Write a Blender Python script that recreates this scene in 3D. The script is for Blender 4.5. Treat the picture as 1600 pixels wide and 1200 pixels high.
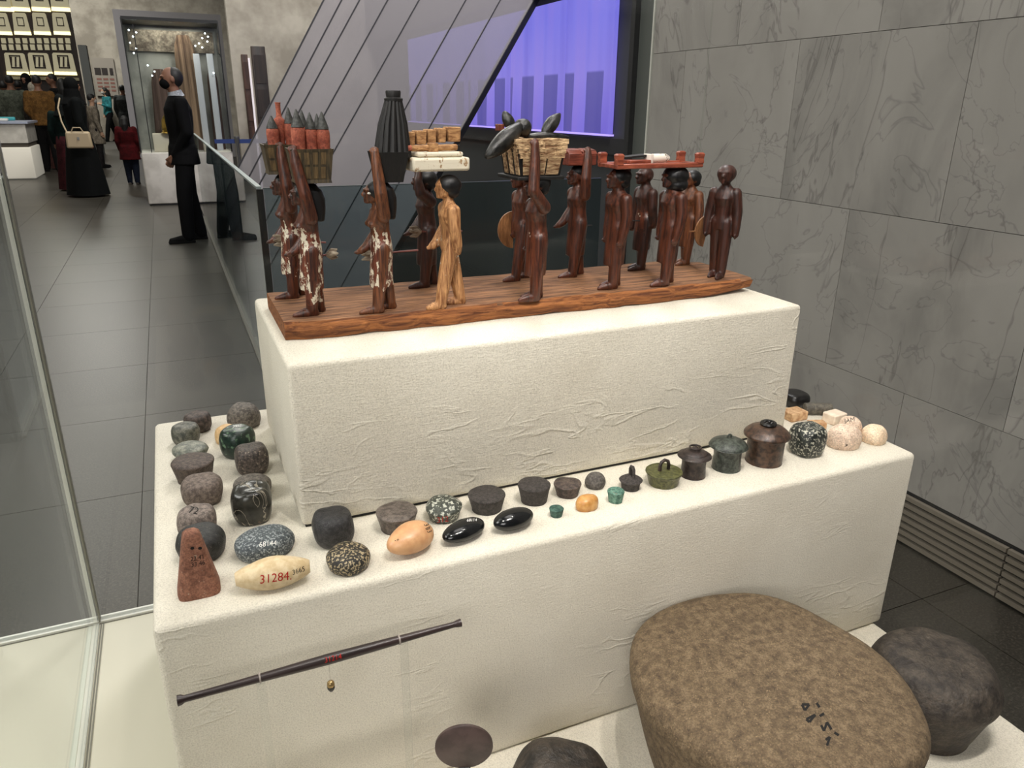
import bpy, bmesh, math, random
import numpy as np
from mathutils import Vector, Matrix, noise
from mathutils.bvhtree import BVHTree

for o in list(bpy.data.objects): bpy.data.objects.remove(o, do_unlink=True)
scene = bpy.context.scene
COL = scene.collection
R = math.radians
random.seed(7)

# ------------------------------------------------------------------ camera
CAM = np.array([0.0692, -0.6626, 1.45])
YAW, PITCH, ROLL, FPX = 0.4177, 0.3513, 0.0103, 1178.66
def _axes():
    cy, sy, cp, sp = math.cos(YAW), math.sin(YAW), math.cos(PITCH), math.sin(PITCH)
    f = np.array([sy*cp, cy*cp, -sp]); r = np.array([cy, -sy, 0.0]); u = np.cross(r, f)
    c, s = math.cos(ROLL), math.sin(ROLL)
    return c*r+s*u, -s*r+c*u, f
AX_R, AX_U, AX_F = _axes()
cam_data = bpy.data.cameras.new('camera'); cam = bpy.data.objects.new('camera', cam_data); COL.objects.link(cam)
cam.matrix_world = Matrix(((AX_R[0], AX_U[0], -AX_F[0], CAM[0]), (AX_R[1], AX_U[1], -AX_F[1], CAM[1]),
                           (AX_R[2], AX_U[2], -AX_F[2], CAM[2]), (0, 0, 0, 1)))
cam_data.sensor_width = 36.0; cam_data.lens = FPX/1600*36; cam_data.clip_start = .01; cam_data.clip_end = 200
scene.camera = cam
def ray(x, y): return AX_F + AX_R*(x-800)/FPX - AX_U*(y-600)/FPX
def atx(x, y, X): d = ray(x, y); return Vector(CAM + d*((X-CAM[0])/d[0]))
def aty(x, y, Y): d = ray(x, y); return Vector(CAM + d*((Y-CAM[1])/d[1]))
def atz(x, y, Z): d = ray(x, y); return Vector(CAM + d*((Z-CAM[2])/d[2]))

# ------------------------------------------------------------------ light and exposure
scene.view_settings.view_transform = 'Standard'; scene.view_settings.look = 'None'
scene.view_settings.gamma = 1; scene.view_settings.use_curve_mapping = False
scene.view_settings.exposure = 0.18
world = bpy.data.worlds.new('world'); scene.world = world; world.use_nodes = True
world.node_tree.nodes['Background'].inputs[0].default_value = (.9, .92, 1, 1)
world.node_tree.nodes['Background'].inputs[1].default_value = .02
def area(name, loc, size, power, col=(1, .95, .88), target=None, sy=None):
    l = bpy.data.lights.new(name, 'AREA'); l.energy = power; l.color = col; l.size = size
    if sy: l.shape = 'RECTANGLE'; l.size_y = sy
    o = bpy.data.objects.new(name, l); COL.objects.link(o); o.location = loc
    if target is not None: o.rotation_euler = (Vector(target)-Vector(loc)).to_track_quat('-Z', 'Y').to_euler()
    return o
def spot(name, loc, target, power, angle=60, rad=.02, col=(1, .93, .84), blend=.6):
    l = bpy.data.lights.new(name, 'SPOT'); l.energy = power; l.color = col; l.spot_size = R(angle); l.spot_blend = blend
    l.shadow_soft_size = rad
    o = bpy.data.objects.new(name, l); COL.objects.link(o); o.location = loc
    o.rotation_euler = (Vector(target)-Vector(loc)).to_track_quat('-Z', 'Y').to_euler()
    return o
# gallery ceiling lights over the hall
for x, y, p in ((-3.2, 2.5, 60), (1.2, 1.2, 70), (-2.8, 8.5, 90), (-2.4, 15.0, 150), (-4.0, 21.5, 140), (-3.0, 31.0, 620), (1.9, 12.4, 420)):
    area('hall_light', (x, y, 7.6), 2.4, p, (1, .96, .9))
area('fill_light', (-2.8, .5, 3.4), 1.6, 75, (1, .97, .95), (2.3, 1.2, 1.3))  # unseen fill lamp added to brighten the marble wall
area('fill_light', (-1.9, -3.4, 3.0), 1.8, 70, (1, .97, .95), (.9, .3, .9))  # second unseen fill lamp, added to lift the plinth fronts
area('atrium_light', (2.4, 4.0, 6.6), 1.6, 420, (1, .95, .97), (1.6, 7.0, 1.2))
# the case's own spotlights above the display
spot('case_spot', (-.16, -.46, 2.5), (.28, .12, 1.0), 31, 64, .03, (1, .95, .89), 1)
spot('case_spot', (.38, -.46, 2.5), (.72, .12, 1.0), 34, 64, .03, (1, .95, .89), 1)
spot('case_spot', (.82, -.02, 2.5), (.45, .15, 1.0), 8, 62, .03, (1, .95, .89), 1)
spot('case_spot', (.62, -.47, 2.5), (.66, -.16, .8), 34, 62, .03, (1, .95, .89), 1)

# ------------------------------------------------------------------ helpers
def link(o, parent=None):
    COL.objects.link(o)
    if parent is not None: o.parent = parent
    return o
def tag(o, label=None, cat=None, group=None, kind=None):
    if label: o['label'] = label
    if cat: o['category'] = cat
    if group: o['group'] = group
    if kind: o['kind'] = kind
    return o
def empty(name, loc, label=None, cat=None, group=None, rz=0, kind=None):
    o = bpy.data.objects.new(name, None); o.empty_display_size = .02; link(o); o.location = loc; o.rotation_euler = (0, 0, rz)
    return tag(o, label, cat, group, kind)

class MB:
    def __init__(s): s.v = []; s.f = []
    def add(s, vs, fs):
        n = len(s.v); s.v += [tuple(v) for v in vs]; s.f += [tuple(i+n for i in f) for f in fs]; return s
    def rings(s, rings, cap0=True, cap1=True, closed=True):
        n = len(rings[0]); vs = [p for r in rings for p in r]; fs = []
        for i in range(len(rings)-1):
            for j in range(n if closed else n-1):
                k = (j+1) % n
                fs.append((i*n+j, i*n+k, (i+1)*n+k, (i+1)*n+j))
        if cap0: fs.append(tuple(range(n-1, -1, -1)))
        if cap1: fs.append(tuple((len(rings)-1)*n+j for j in range(n)))
        return s.add(vs, fs)
    def rev(s, prof, n=32, c=(0, 0, 0), ax=1, ay=1):
        rr = []
        for r, z in prof:
            r = max(r, 1e-5)
            rr.append([(c[0]+r*math.cos(2*math.pi*j/n)*ax, c[1]+r*math.sin(2*math.pi*j/n)*ay, c[2]+z) for j in range(n)])
        return s.rings(rr)
    def box(s, lo, hi, taper=None):
        x0, y0, z0 = lo; x1, y1, z1 = hi
        vs = [(x0, y0, z0), (x1, y0, z0), (x1, y1, z0), (x0, y1, z0), (x0, y0, z1), (x1, y0, z1), (x1, y1, z1), (x0, y1, z1)]
        if taper:
            cx, cy = (x0+x1)/2, (y0+y1)/2
            for i in range(4): vs[i] = (cx+(vs[i][0]-cx)*taper, cy+(vs[i][1]-cy)*taper, z0)
        return s.add(vs, [(3, 2, 1, 0), (4, 5, 6, 7), (0, 1, 5, 4), (1, 2, 6, 5), (2, 3, 7, 6), (3, 0, 4, 7)])
    def prism(s, poly, off):
        n = len(poly); off = Vector(off)
        vs = [Vector(p) for p in poly]+[Vector(p)+off for p in poly]
        fs = [tuple(range(n-1, -1, -1)), tuple(range(n, 2*n))]+[(i, (i+1) % n, n+(i+1) % n, n+i) for i in range(n)]
        return s.add(vs, fs)
    def tube(s, path, rad, n=10, sq=1.0, caps=True):
        path = [Vector(p) for p in path]; m = len(path)
        rad = rad if isinstance(rad, (list, tuple)) else [rad]*m
        rr = []; ref = None
        for i, p in enumerate(path):
            t = (path[min(i+1, m-1)]-path[max(i-1, 0)]).normalized()
            if ref is None: ref = Vector((0, 0, 1)) if abs(t.z) < .8 else Vector((0, 1, 0))
            a = t.cross(ref).normalized(); b = a.cross(t).normalized(); ref = b
            rr.append([p+a*rad[i]*math.cos(2*math.pi*j/n)*sq+b*rad[i]*math.sin(2*math.pi*j/n) for j in range(n)])
        return s.rings(rr, caps, caps)
    def ball(s, c, r, n=14, m=9):
        rx, ry, rz = r if isinstance(r, (tuple, list)) else (r, r, r)
        rr = []
        for i in range(m+1):
            a = math.pi*i/m; q = max(math.sin(a), 1e-4)
            rr.append([(c[0]+rx*q*math.cos(2*math.pi*j/n), c[1]+ry*q*math.sin(2*math.pi*j/n), c[2]-rz*math.cos(a)) for j in range(n)])
        return s.rings(rr)
    def cap(s, a, b, ra, rb, n=12):           # rounded limb segment
        a, b = Vector(a), Vector(b)
        s.ball(a, ra, n, 8); s.ball(b, rb, n, 8); return s.tube([a, b], [ra, rb], n)
    def mesh(s, name, mat=None, smooth=True, ang=40):
        me = bpy.data.meshes.new(name); me.from_pydata(s.v, [], s.f); me.update()
        bm = bmesh.new(); bm.from_mesh(me); bmesh.ops.recalc_face_normals(bm, faces=bm.faces)
        if smooth:
            for f in bm.faces: f.smooth = True
            for e in bm.edges:
                if len(e.link_faces) == 2 and e.calc_face_angle(0) > R(ang): e.smooth = False
        bm.to_mesh(me); bm.free()
        if mat: me.materials.append(mat)
        return me
    def build(s, name, mat, parent=None, smooth=True, ang=40, bevel=0, seg=2):
        o = bpy.data.objects.new(name, s.mesh(name, mat, smooth, ang)); link(o, parent)
        if bevel:
            m = o.modifiers.new('bevel', 'BEVEL'); m.width = bevel; m.segments = seg; m.limit_method = 'ANGLE'
            for p in o.data.polygons: p.use_smooth = True
        return o
    def remesh(s, name, mat, vox, parent=None, smooth=4, decim=None, jitter=0):
        o = bpy.data.objects.new(name, s.mesh(name, mat, False)); link(o)
        m = o.modifiers.new('r', 'REMESH'); m.mode = 'VOXEL'; m.voxel_size = vox; m.use_smooth_shade = True
        if smooth:
            k = o.modifiers.new('s', 'SMOOTH'); k.iterations = smooth; k.factor = .5
        if decim: d = o.modifiers.new('d', 'DECIMATE'); d.ratio = decim
        dg = bpy.context.evaluated_depsgraph_get()
        me = bpy.data.meshes.new_from_object(o.evaluated_get(dg)); o.modifiers.clear(); o.data = me; me.name = name
        if not me.materials: me.materials.append(mat)
        for p in me.polygons: p.use_smooth = True
        if parent is not None: o.parent = parent
        return o

# ------------------------------------------------------------------ materials
def nodes(name):
    m = bpy.data.materials.new(name); m.use_nodes = True
    nt = m.node_tree; return m, nt, nt.nodes['Principled BSDF'], nt.nodes['Material Output']
def N(nt, typ, **kw):
    n = nt.nodes.new(typ)
    for k, v in kw.items():
        if k in n.inputs: n.inputs[k].default_value = v
        else: setattr(n, k, v)
    return n
def rgba(c): return (*c, 1) if len(c) == 3 else c
def srgb(*c): return tuple((x/255/12.92 if x <= 10 else ((x/255+.055)/1.055)**2.4) for x in c)
def ramp(nt, fac, stops, interp='LINEAR'):
    n = nt.nodes.new('ShaderNodeValToRGB'); n.color_ramp.interpolation = interp
    e = n.color_ramp.elements
    while len(e) < len(stops): e.new(.5)
    for i, (p, c) in enumerate(stops): e[i].position = p; e[i].color = rgba(c)
    nt.links.new(fac, n.inputs[0]); return n.outputs[0]
def mix(nt, fac, a, b, mode='MIX'):
    n = nt.nodes.new('ShaderNodeMix'); n.data_type = 'RGBA'; n.blend_type = mode
    for i, v in ((0, fac), (6, a), (7, b)):
        if hasattr(v, 'links'): nt.links.new(v, n.inputs[i])
        else: n.inputs[i].default_value = v if i == 0 else rgba(v)
    return n.outputs[2]
def coords(nt, scale=(1, 1, 1), rot=(0, 0, 0), kind='Object'):
    tc = nt.nodes.new('ShaderNodeTexCoord'); mp = nt.nodes.new('ShaderNodeMapping')
    mp.inputs['Scale'].default_value = scale; mp.inputs['Rotation'].default_value = rot
    nt.links.new(tc.outputs[kind], mp.inputs[0]); return mp.outputs[0]
def noise_tex(nt, vec, scale, detail=4, rough=.6, dist=0):
    n = N(nt, 'ShaderNodeTexNoise', Scale=scale, Detail=detail, Roughness=rough, Distortion=dist); nt.links.new(vec, n.inputs['Vector']); return n.outputs['Fac']
def bump(nt, b, h, strength, dist):
    n = N(nt, 'ShaderNodeBump', Strength=strength, Distance=dist); nt.links.new(h, n.inputs['Height']); nt.links.new(n.outputs[0], b.inputs['Normal'])
def flat(name, c, rough=.6, metal=0, spec=.5):
    m, nt, b, _ = nodes(name); b.inputs['Base Color'].default_value = rgba(c); b.inputs['Roughness'].default_value = rough
    b.inputs['Metallic'].default_value = metal; b.inputs['Specular IOR Level'].default_value = spec
    return m
def stone(name, c1, c2, scale=60, rough=.5, bmp=.3, c3=None, lo=.4, hi=.61, spotc=None, spots=150, th=.62, det=6, bd=.002):
    m, nt, b, _ = nodes(name); v = coords(nt)
    f = noise_tex(nt, v, scale, det)
    col = ramp(nt, f, [(lo, c1), (hi, c2)] if c3 is None else [(lo, c1), ((lo+hi)/2, c2), (hi, c3)])
    if spotc:
        g = noise_tex(nt, v, spots, 2, .5); k = ramp(nt, g, [(th-.03, (0, 0, 0)), (th+.03, (1, 1, 1))])
        col = mix(nt, k, col, spotc)
    fg = noise_tex(nt, v, scale*4.5, 3, .7) if bmp >= .2 else None
    if fg: col = mix(nt, 1.0, col, ramp(nt, fg, [(.36, (.68, .67, .66)), (.5, (1, 1, 1)), (.64, (1.28, 1.27, 1.25))]), 'MULTIPLY')
    nt.links.new(col, b.inputs['Base Color']); b.inputs['Roughness'].default_value = rough
    h = noise_tex(nt, v, scale*3, 5); bump(nt, b, h, bmp, bd)
    return m
def wood(name, c1, c2, scale=30, rough=.4, stretch=(1, 1, .08), paint=None, th=.55, pscale=60, bmp=.4, bd=.001, coat=0):
    m, nt, b, _ = nodes(name); v = coords(nt, stretch)
    f = noise_tex(nt, v, scale, 6, .65, .6)
    col = ramp(nt, f, [(.37, c1), (.63, c2)])
    rg = None
    if paint:
        v2 = coords(nt, (1, 1, .5)); g = noise_tex(nt, v2, pscale, 5, .7)
        k = ramp(nt, g, [(th, (0, 0, 0)), (th+.02, (1, 1, 1))]); col = mix(nt, k, col, paint)
    nt.links.new(col, b.inputs['Base Color']); b.inputs['Roughness'].default_value = rough
    b.inputs['Coat Weight'].default_value = coat; b.inputs['Coat Roughness'].default_value = .2
    bump(nt, b, f, bmp, bd); return m
def emis(name, c, s):
    m, nt, b, _ = nodes(name); b.inputs['Base Color'].default_value = rgba(c); b.inputs['Emission Color'].default_value = rgba(c); b.inputs['Emission Strength'].default_value = s
    return m
def glassm(name, tint=(.96, .98, .97), base=.03, diff=None, dfac=0.0, ior=1.45):
    m, nt, b, out = nodes(name); nt.nodes.remove(b)
    tr = N(nt, 'ShaderNodeBsdfTransparent'); tr.inputs[0].default_value = rgba(tint)
    gl = N(nt, 'ShaderNodeBsdfGlossy'); gl.inputs['Roughness'].default_value = 0.0
    fr = N(nt, 'ShaderNodeFresnel'); ge = N(nt, 'ShaderNodeNewGeometry'); mr = N(nt, 'ShaderNodeMapRange')   # inner faces use the inverse index
    mr.inputs['To Min'].default_value = ior; mr.inputs['To Max'].default_value = 1/ior; nt.links.new(ge.outputs['Backfacing'], mr.inputs['Value']); nt.links.new(mr.outputs[0], fr.inputs['IOR'])
    mx = N(nt, 'ShaderNodeMixShader'); nt.links.new(fr.outputs[0], mx.inputs[0]); nt.links.new(tr.outputs[0], mx.inputs[1]); nt.links.new(gl.outputs[0], mx.inputs[2])
    last = mx
    if diff:
        df = N(nt, 'ShaderNodeBsdfDiffuse'); df.inputs[0].default_value = rgba(diff)
        m2 = N(nt, 'ShaderNodeMixShader'); m2.inputs[0].default_value = dfac
        nt.links.new(tr.outputs[0], m2.inputs[1]); nt.links.new(df.outputs[0], m2.inputs[2]); nt.links.new(m2.outputs[0], mx.inputs[1])
    nt.links.new(last.outputs[0], out.inputs[0]); return m

def linen():
    m, nt, b, _ = nodes('linen'); v = coords(nt)
    a = noise_tex(nt, coords(nt, (1, 1, .12)), 900, 2); c = noise_tex(nt, coords(nt, (.1, .1, 1)), 900, 2)
    big = noise_tex(nt, v, 7, 4); fine = noise_tex(nt, v, 350, 3)
    col = ramp(nt, big, [(.3, srgb(212, 205, 189)), (.7, srgb(224, 218, 203))])
    grain = noise_tex(nt, v, 620, 3, .7); col = mix(nt, 1.0, col, ramp(nt, grain, [(.34, (.8, .79, .77)), (.5, (1, 1, 1)), (.66, (1.1, 1.1, 1.09))]), 'MULTIPLY')
    nt.links.new(col, b.inputs['Base Color']); b.inputs['Roughness'].default_value = .95; b.inputs['Specular IOR Level'].default_value = .1
    w = noise_tex(nt, coords(nt, (1, 1, 3.2), (0, R(38), 0)), 9, 3, .5, .5)
    crease = ramp(nt, w, [(.47, (0, 0, 0)), (.5, (1, 1, 1)), (.53, (0, 0, 0))])
    gate = ramp(nt, noise_tex(nt, v, 5, 2), [(.5, (0, 0, 0)), (.62, (1, 1, 1))])
    cg = mix(nt, 1.0, crease, gate, 'MULTIPLY')
    s1 = N(nt, 'ShaderNodeMath', operation='ADD'); nt.links.new(a, s1.inputs[0]); nt.links.new(c, s1.inputs[1])
    s2 = N(nt, 'ShaderNodeMath', operation='MULTIPLY_ADD'); nt.links.new(fine, s2.inputs[0]); s2.inputs[1].default_value = 1.3; nt.links.new(s1.outputs[0], s2.inputs[2])
    s3 = N(nt, 'ShaderNodeMath', operation='MULTIPLY_ADD'); nt.links.new(cg, s3.inputs[0]); s3.inputs[1].default_value = 2.2; nt.links.new(s2.outputs[0], s3.inputs[2])
    bump(nt, b, s3.outputs[0], .5, .0010); return m
M_LINEN = linen()
M_DECK = flat('deck_white', srgb(212, 208, 190), .55, 0, .3)
M_RAIL = flat('rail_metal', srgb(225, 224, 214), .35, .1)
M_GROOVE = flat('groove', srgb(120, 118, 106), .6)
M_GLASS = glassm('clear_glass', (.97, .985, .975), ior=1.25)
M_GLASSEDGE = flat('glass_edge', srgb(205, 212, 198), .3)

def floor_mat():
    m, nt, b, _ = nodes('floor_stone'); v = coords(nt)
    oi = nt.nodes.new('ShaderNodeObjectInfo')
    f = noise_tex(nt, v, 130, 4, .7); g = noise_tex(nt, v, 2.2, 3)
    col = ramp(nt, f, [(.3, srgb(48, 45, 40)), (.52, srgb(62, 58, 52)), (.72, srgb(96, 90, 80))])
    tone = ramp(nt, oi.outputs['Random'], [(0, (.86, .86, .86)), (1, (1, 1, 1))])
    col = mix(nt, 1.0, col, tone, 'MULTIPLY'); col = mix(nt, .25, col, ramp(nt, g, [(.3, (.6, .6, .6)), (.7, (1.2, 1.2, 1.2))]), 'MULTIPLY')
    nt.links.new(col, b.inputs['Base Color']); b.inputs['Roughness'].default_value = .34; b.inputs['Specular IOR Level'].default_value = .35
    bump(nt, b, f, .06, .001); return m
M_FLOOR = floor_mat()
def marble_mat(name='marble', base=(168, 163, 157), dark=(146, 142, 137)):
    m, nt, b, _ = nodes(name); oi = nt.nodes.new('ShaderNodeObjectInfo')
    tc = nt.nodes.new('ShaderNodeTexCoord'); ad = N(nt, 'ShaderNodeVectorMath', operation='ADD')
    sc = N(nt, 'ShaderNodeVectorMath', operation='SCALE'); cx = N(nt, 'ShaderNodeCombineXYZ')
    for i in range(3): nt.links.new(oi.outputs['Random'], cx.inputs[i])
    nt.links.new(cx.outputs[0], sc.inputs[0]); sc.inputs['Scale'].default_value = 30
    nt.links.new(tc.outputs['Object'], ad.inputs[0]); nt.links.new(sc.outputs[0], ad.inputs[1])
    mp = N(nt, 'ShaderNodeMapping'); mp.inputs['Rotation'].default_value = (R(35), 0, 0); mp.inputs['Scale'].default_value = (1, 1, .45); nt.links.new(ad.outputs[0], mp.inputs[0])
    f = noise_tex(nt, mp.outputs[0], 2.2, 7, .6, .8)
    col = ramp(nt, f, [(.32, srgb(*dark)), (.5, srgb(*base)), (.7, srgb(*[min(255, x+8) for x in base]))])
    vein = noise_tex(nt, mp.outputs[0], 1.3, 5, .55, 1.6)
    vm = ramp(nt, vein, [(.492, (1, 1, 1)), (.5, (.6, .59, .6)), (.508, (1, 1, 1))])
    col = mix(nt, .8, col, vm, 'MULTIPLY')
    v2 = noise_tex(nt, ad.outputs[0], 2.3, 4, .5, 2.2)
    col = mix(nt, .6, col, ramp(nt, v2, [(.49, (1, 1, 1)), (.5, (.6, .6, .62)), (.51, (1, 1, 1))]), 'MULTIPLY')
    st = N(nt, 'ShaderNodeMapping'); st.inputs['Scale'].default_value = (6, 6, 1.1); nt.links.new(ad.outputs[0], st.inputs[0])
    sp = noise_tex(nt, st.outputs[0], 6, 3); col = mix(nt, .5, col, ramp(nt, sp, [(.68, (1, 1, 1)), (.74, (.7, .7, .7))]), 'MULTIPLY')
    nt.links.new(col, b.inputs['Base Color']); b.inputs['Roughness'].default_value = .35; b.inputs['Specular IOR Level'].default_value = .3
    return m
M_MARBLE = marble_mat()
M_LIME = stone('limestone_wall', srgb(150, 142, 130), srgb(186, 178, 165), 1.4, .8, .1)
M_JOINT = flat('joint_dark', srgb(70, 68, 64), .9)
M_DARK = flat('dark_soffit', srgb(34, 34, 36), .6)
M_CEIL = flat('ceiling_paint', srgb(70, 68, 66), .9)
M_ATRIUM = flat('atrium_wall', srgb(58, 60, 62), .6)
M_BLACKMETAL = flat('black_metal', srgb(16, 16, 17), .4)
M_GRILLE = flat('grille_metal', srgb(150, 140, 126), .4, .3)

# ------------------------------------------------------------------ the setting
ZL, ZP, ZU, ZB = .990, .699, 1.190, .632
BX, BY, XW = .45, 3.14, 2.3           # balustrade corner, marble wall
fl = tag(MB().box((-9, -5, -.3), (XW+.3, BY-.02, -.006)).box((-9, BY-.02, -.3), (BX-.01, 40, -.006)).box((-9, 40, -.3), (3, 42, -.006)).build('floor', M_JOINT, None, False), kind='structure')
TX, TY = .757, .86
tile_me = MB().box((.0015, .0015, -.02), (TX-.0015, TY-.0015, 0)).mesh('floor_tile', M_FLOOR, False)
cut = {}
def tile(x0, y0, x1, y1):
    k = (round(x1-x0, 3), round(y1-y0, 3))
    if k == (TX, TY): me = tile_me
    else:
        if k not in cut: cut[k] = MB().box((.0015, .0015, -.02), (k[0]-.0015, k[1]-.0015, 0)).mesh('floor_tile', M_FLOOR, False)
        me = cut[k]
    o = bpy.data.objects.new('floor_tile', me); link(o, fl); o.location = (x0, y0, 0)
nt_ = 0
for i in range(-6, 4):
    for j in range(-1, 33):
        x0, y0 = -.19+i*TX, .65+j*TY; x1, y1 = x0+TX, y0+TY
        if i < -3 and j < 3: continue
        if j > 24 and i < -4: continue
        if y1 <= BY: x1 = min(x1, XW)
        elif y0 < BY:
            if x0 >= BX-.01: y1 = BY-.02
            x1 = min(x1, XW)
            if x0 < BX < x1: x1 = BX-.01
        else:
            if x0 >= BX-.01: continue
            x1 = min(x1, BX-.01)
        if x1-x0 < .03 or y1-y0 < .03: continue
        tile(x0, y0, x1, y1); nt_ += 1
tag(MB().box((-9, -5, 8.0), (9, 42, 8.2)).build('ceiling', M_CEIL, None, False), kind='structure')
tag(MB().box((-9.2, -5, -.3), (-9, 42, 8)).build('wall_left', M_LIME, None, False), kind='structure')
tag(MB().box((-9.2, -5.2, -.3), (9, -5, 8)).build('wall_rear', M_CEIL, None, False), kind='structure')

# marble wall on the right with slabs, grille at its foot and a bright end trim
WE = 2.72
wr = tag(MB().box((XW+.012, -4.9, 0), (XW+.4, WE-.004, 8)).build('wall_right', M_JOINT, None, False), kind='structure')
SH, SW = .583, .715
slab_cache = {}
def slab(y0, y1, z0, z1):
    k = (round(y1-y0, 3), round(z1-z0, 3))
    if k not in slab_cache:
        slab_cache[k] = MB().box((0, .001, .001), (.02, k[0]-.001, k[1]-.001)).mesh('marble_slab', M_MARBLE, False)
    o = bpy.data.objects.new('marble_slab', slab_cache[k]); link(o, wr); o.location = (XW, y0, z0)
rows = [.2, .535]+[.535+SH*i for i in range(1, 9)]
for ri in range(len(rows)-1):
    off = 1.02 if ri % 2 == 0 else 1.38
    y = off-SW*5
    while y < WE:
        y1 = min(y+SW, WE-.004)
        if y1-y > .02 and y > -3.2 and rows[ri] < 4.4: slab(y, y1, rows[ri], min(rows[ri+1], 4.99))
        y += SW
gr = tag(MB().box((XW+.006, -3, .0), (XW+.011, WE-.02, .2)).build('trim_1', M_DARK, None, False), kind='structure')
for k in range(7):
    z = .012+k*.0265
    for y0, y1 in ((-3, -.35), (-.345, .555), (.56, 1.46), (1.465, 2.365), (2.37, WE-.03)):
        o = MB().box((XW-.012, y0, z), (XW+.004, y1, z+.015)).build('grille_slat', M_GRILLE, gr, False)
tr = tag(MB().box((XW-.004, WE, 0), (XW+.01, WE+.012, 8)).build('trim_2', M_RAIL, None, False), kind='structure')
je = tag(MB().box((XW+.02, WE+.014, -.5), (XW+.4, WE+.16, 8)).build('wall_right_end', flat('jamb_grey', srgb(96, 100, 96), .4), None, False), kind='structure')
tag(MB().box((XW-.01, WE+.16, -.5), (XW+.4, WE+.2, 8)).build('trim_3', M_DARK, None, False), kind='structure')

# the void behind the balustrade: dark lower walls, a screen wall and the slanted glass
XS = 3.8
tag(MB().box((XS, 2.9, -3), (XS+.3, 14.2, 8)).build('wall_atrium', M_ATRIUM, None, False), kind='structure')
tag(MB().box((BX+.02, BY, -3.2), (XS, 14.2, -3)).build('floor_atrium', M_ATRIUM, None, False), kind='structure')
tag(MB().box((BX-.02, BY-.12, -3), (XS, BY-.03, -.31)).build('wall_void', M_ATRIUM, None, False), kind='structure')
tag(MB().box((XS-.16, 3.0, 2.52), (XS, 14.2, 3.3)).build('trim_4', M_DARK, None, False), kind='structure')
tag(MB().box((XS-.05, 3.0, 1.06), (XS, 14.2, 1.2)).build('trim_5', M_DARK, None, False), kind='structure')

def screen_mat():
    m, nt, b, _ = nodes('screen_image'); b.inputs['Base Color'].default_value = (.01, .01, .02, 1); b.inputs['Roughness'].default_value = .4
    v = coords(nt)
    sp = N(nt, 'ShaderNodeSeparateXYZ'); nt.links.new(v, sp.inputs[0])
    g = noise_tex(nt, coords(nt, (1, 1.6, .12)), 1.5, 2)
    col = ramp(nt, g, [(.35, srgb(104, 100, 205)), (.5, srgb(132, 130, 230)), (.65, srgb(158, 136, 222))])
    zt = ramp(nt, sp.outputs['Z'], [(.0, srgb(120, 90, 215)), (.5, srgb(150, 130, 230)), (1, srgb(120, 112, 235))])
    col = mix(nt, .5, col, zt)
    # dark silhouettes of blocks in the lower half of the picture
    wv = N(nt, 'ShaderNodeTexWave', Scale=.55, Distortion=1.2); wv.bands_direction = 'Y'; nt.links.new(v, wv.inputs['Vector'])
    k = ramp(nt, wv.outputs['Fac'], [(.42, (0, 0, 0)), (.46, (1, 1, 1))])
    low = ramp(nt, sp.outputs['Z'], [(.52, (1, 1, 1)), (.54, (0, 0, 0))])
    kk = mix(nt, 1.0, k, low, 'MULTIPLY'); fac = N(nt, 'ShaderNodeMath', operation='MULTIPLY'); nt.links.new(kk, fac.inputs[0]); fac.inputs[1].default_value = .62
    col = mix(nt, fac.outputs[0], col, srgb(50, 52, 120))
    nt.links.new(col, b.inputs['Emission Color']); b.inputs['Emission Strength'].default_value = .85
    return m
M_SCREEN = screen_mat()
sc_z0, sc_z1 = 1.235, 2.42
scr = empty('video_wall', (XS-.06, 5.5, sc_z0), 'long glowing violet video wall of joined screens behind the slanted glass', 'screen')
ys = [5.52, 6.42, 7.75, 9.1, 10.4, 11.75]
for a, b_ in zip(ys[:-1], ys[1:]):
    o = MB().box((0, 0, 0), (.04, b_-a-.012, sc_z1-sc_z0)).build('screen_panel', M_SCREEN, scr, False); o.location = (0, a-5.5, 0)
    o2 = MB().box((.01, b_-a-.012, 0), (.04, b_-a, sc_z1-sc_z0)).build('light_seam', emis('seam_glow', srgb(200, 200, 255), .8), scr, False); o2.location = (0, a-5.5, 0)
MB().box((-.015, 0, -.02), (.04, 6.3, -.004)).build('sill_light', emis('sill_glow', srgb(170, 150, 245), .9), scr, False)

# slanted smoked glass panels, joints running up to the right
YG = 7.0
M_SMOKE = glassm('smoked_glass', (.82, .82, .86), diff=srgb(172, 167, 167), dfac=.5, ior=1.3)
sg = empty('slanted_glass_wall', (1.0, YG, 0), 'tall slanted smoked-glass wall with diagonal joints and a black leaning edge beam', 'glass wall')
def dline(p, q):
    A, B = aty(*p, YG), aty(*q, YG); return A, (B-A)/(B.z-A.z)
dl = [((506, 0), (400, 208)), ((534, 0), (424, 210)), ((562, 0), (448, 210)), ((606, 0), (490, 210)), ((655, 0), (536, 212)), ((728, 0), (608, 215)), ((782, 0), (662, 216)), ((838, 0), (716, 218))]
def at_line(L, z): return L[0]+L[1]*(z-L[0].z)
lines = [dline(*d) for d in dl]
def zlow(L): return max(-2.6, L[0].z+(BX+.06-L[0].x)/L[1].x)
for a, b_ in zip(lines[:-1], lines[1:]):
    z1 = 7.9
    p = [at_line(a, zlow(a)), at_line(b_, zlow(b_)), at_line(b_, z1), at_line(a, z1)]
    g = .008
    p = [p[0]+Vector((g, 0, 0)), p[1]-Vector((g, 0, 0)), p[2]-Vector((g, 0, 0)), p[3]+Vector((g, 0, 0))]
    o = MB().prism([q-sg.location for q in p], (0, .02, 0)).build('glass_panel', M_SMOKE, sg, False)
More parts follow.
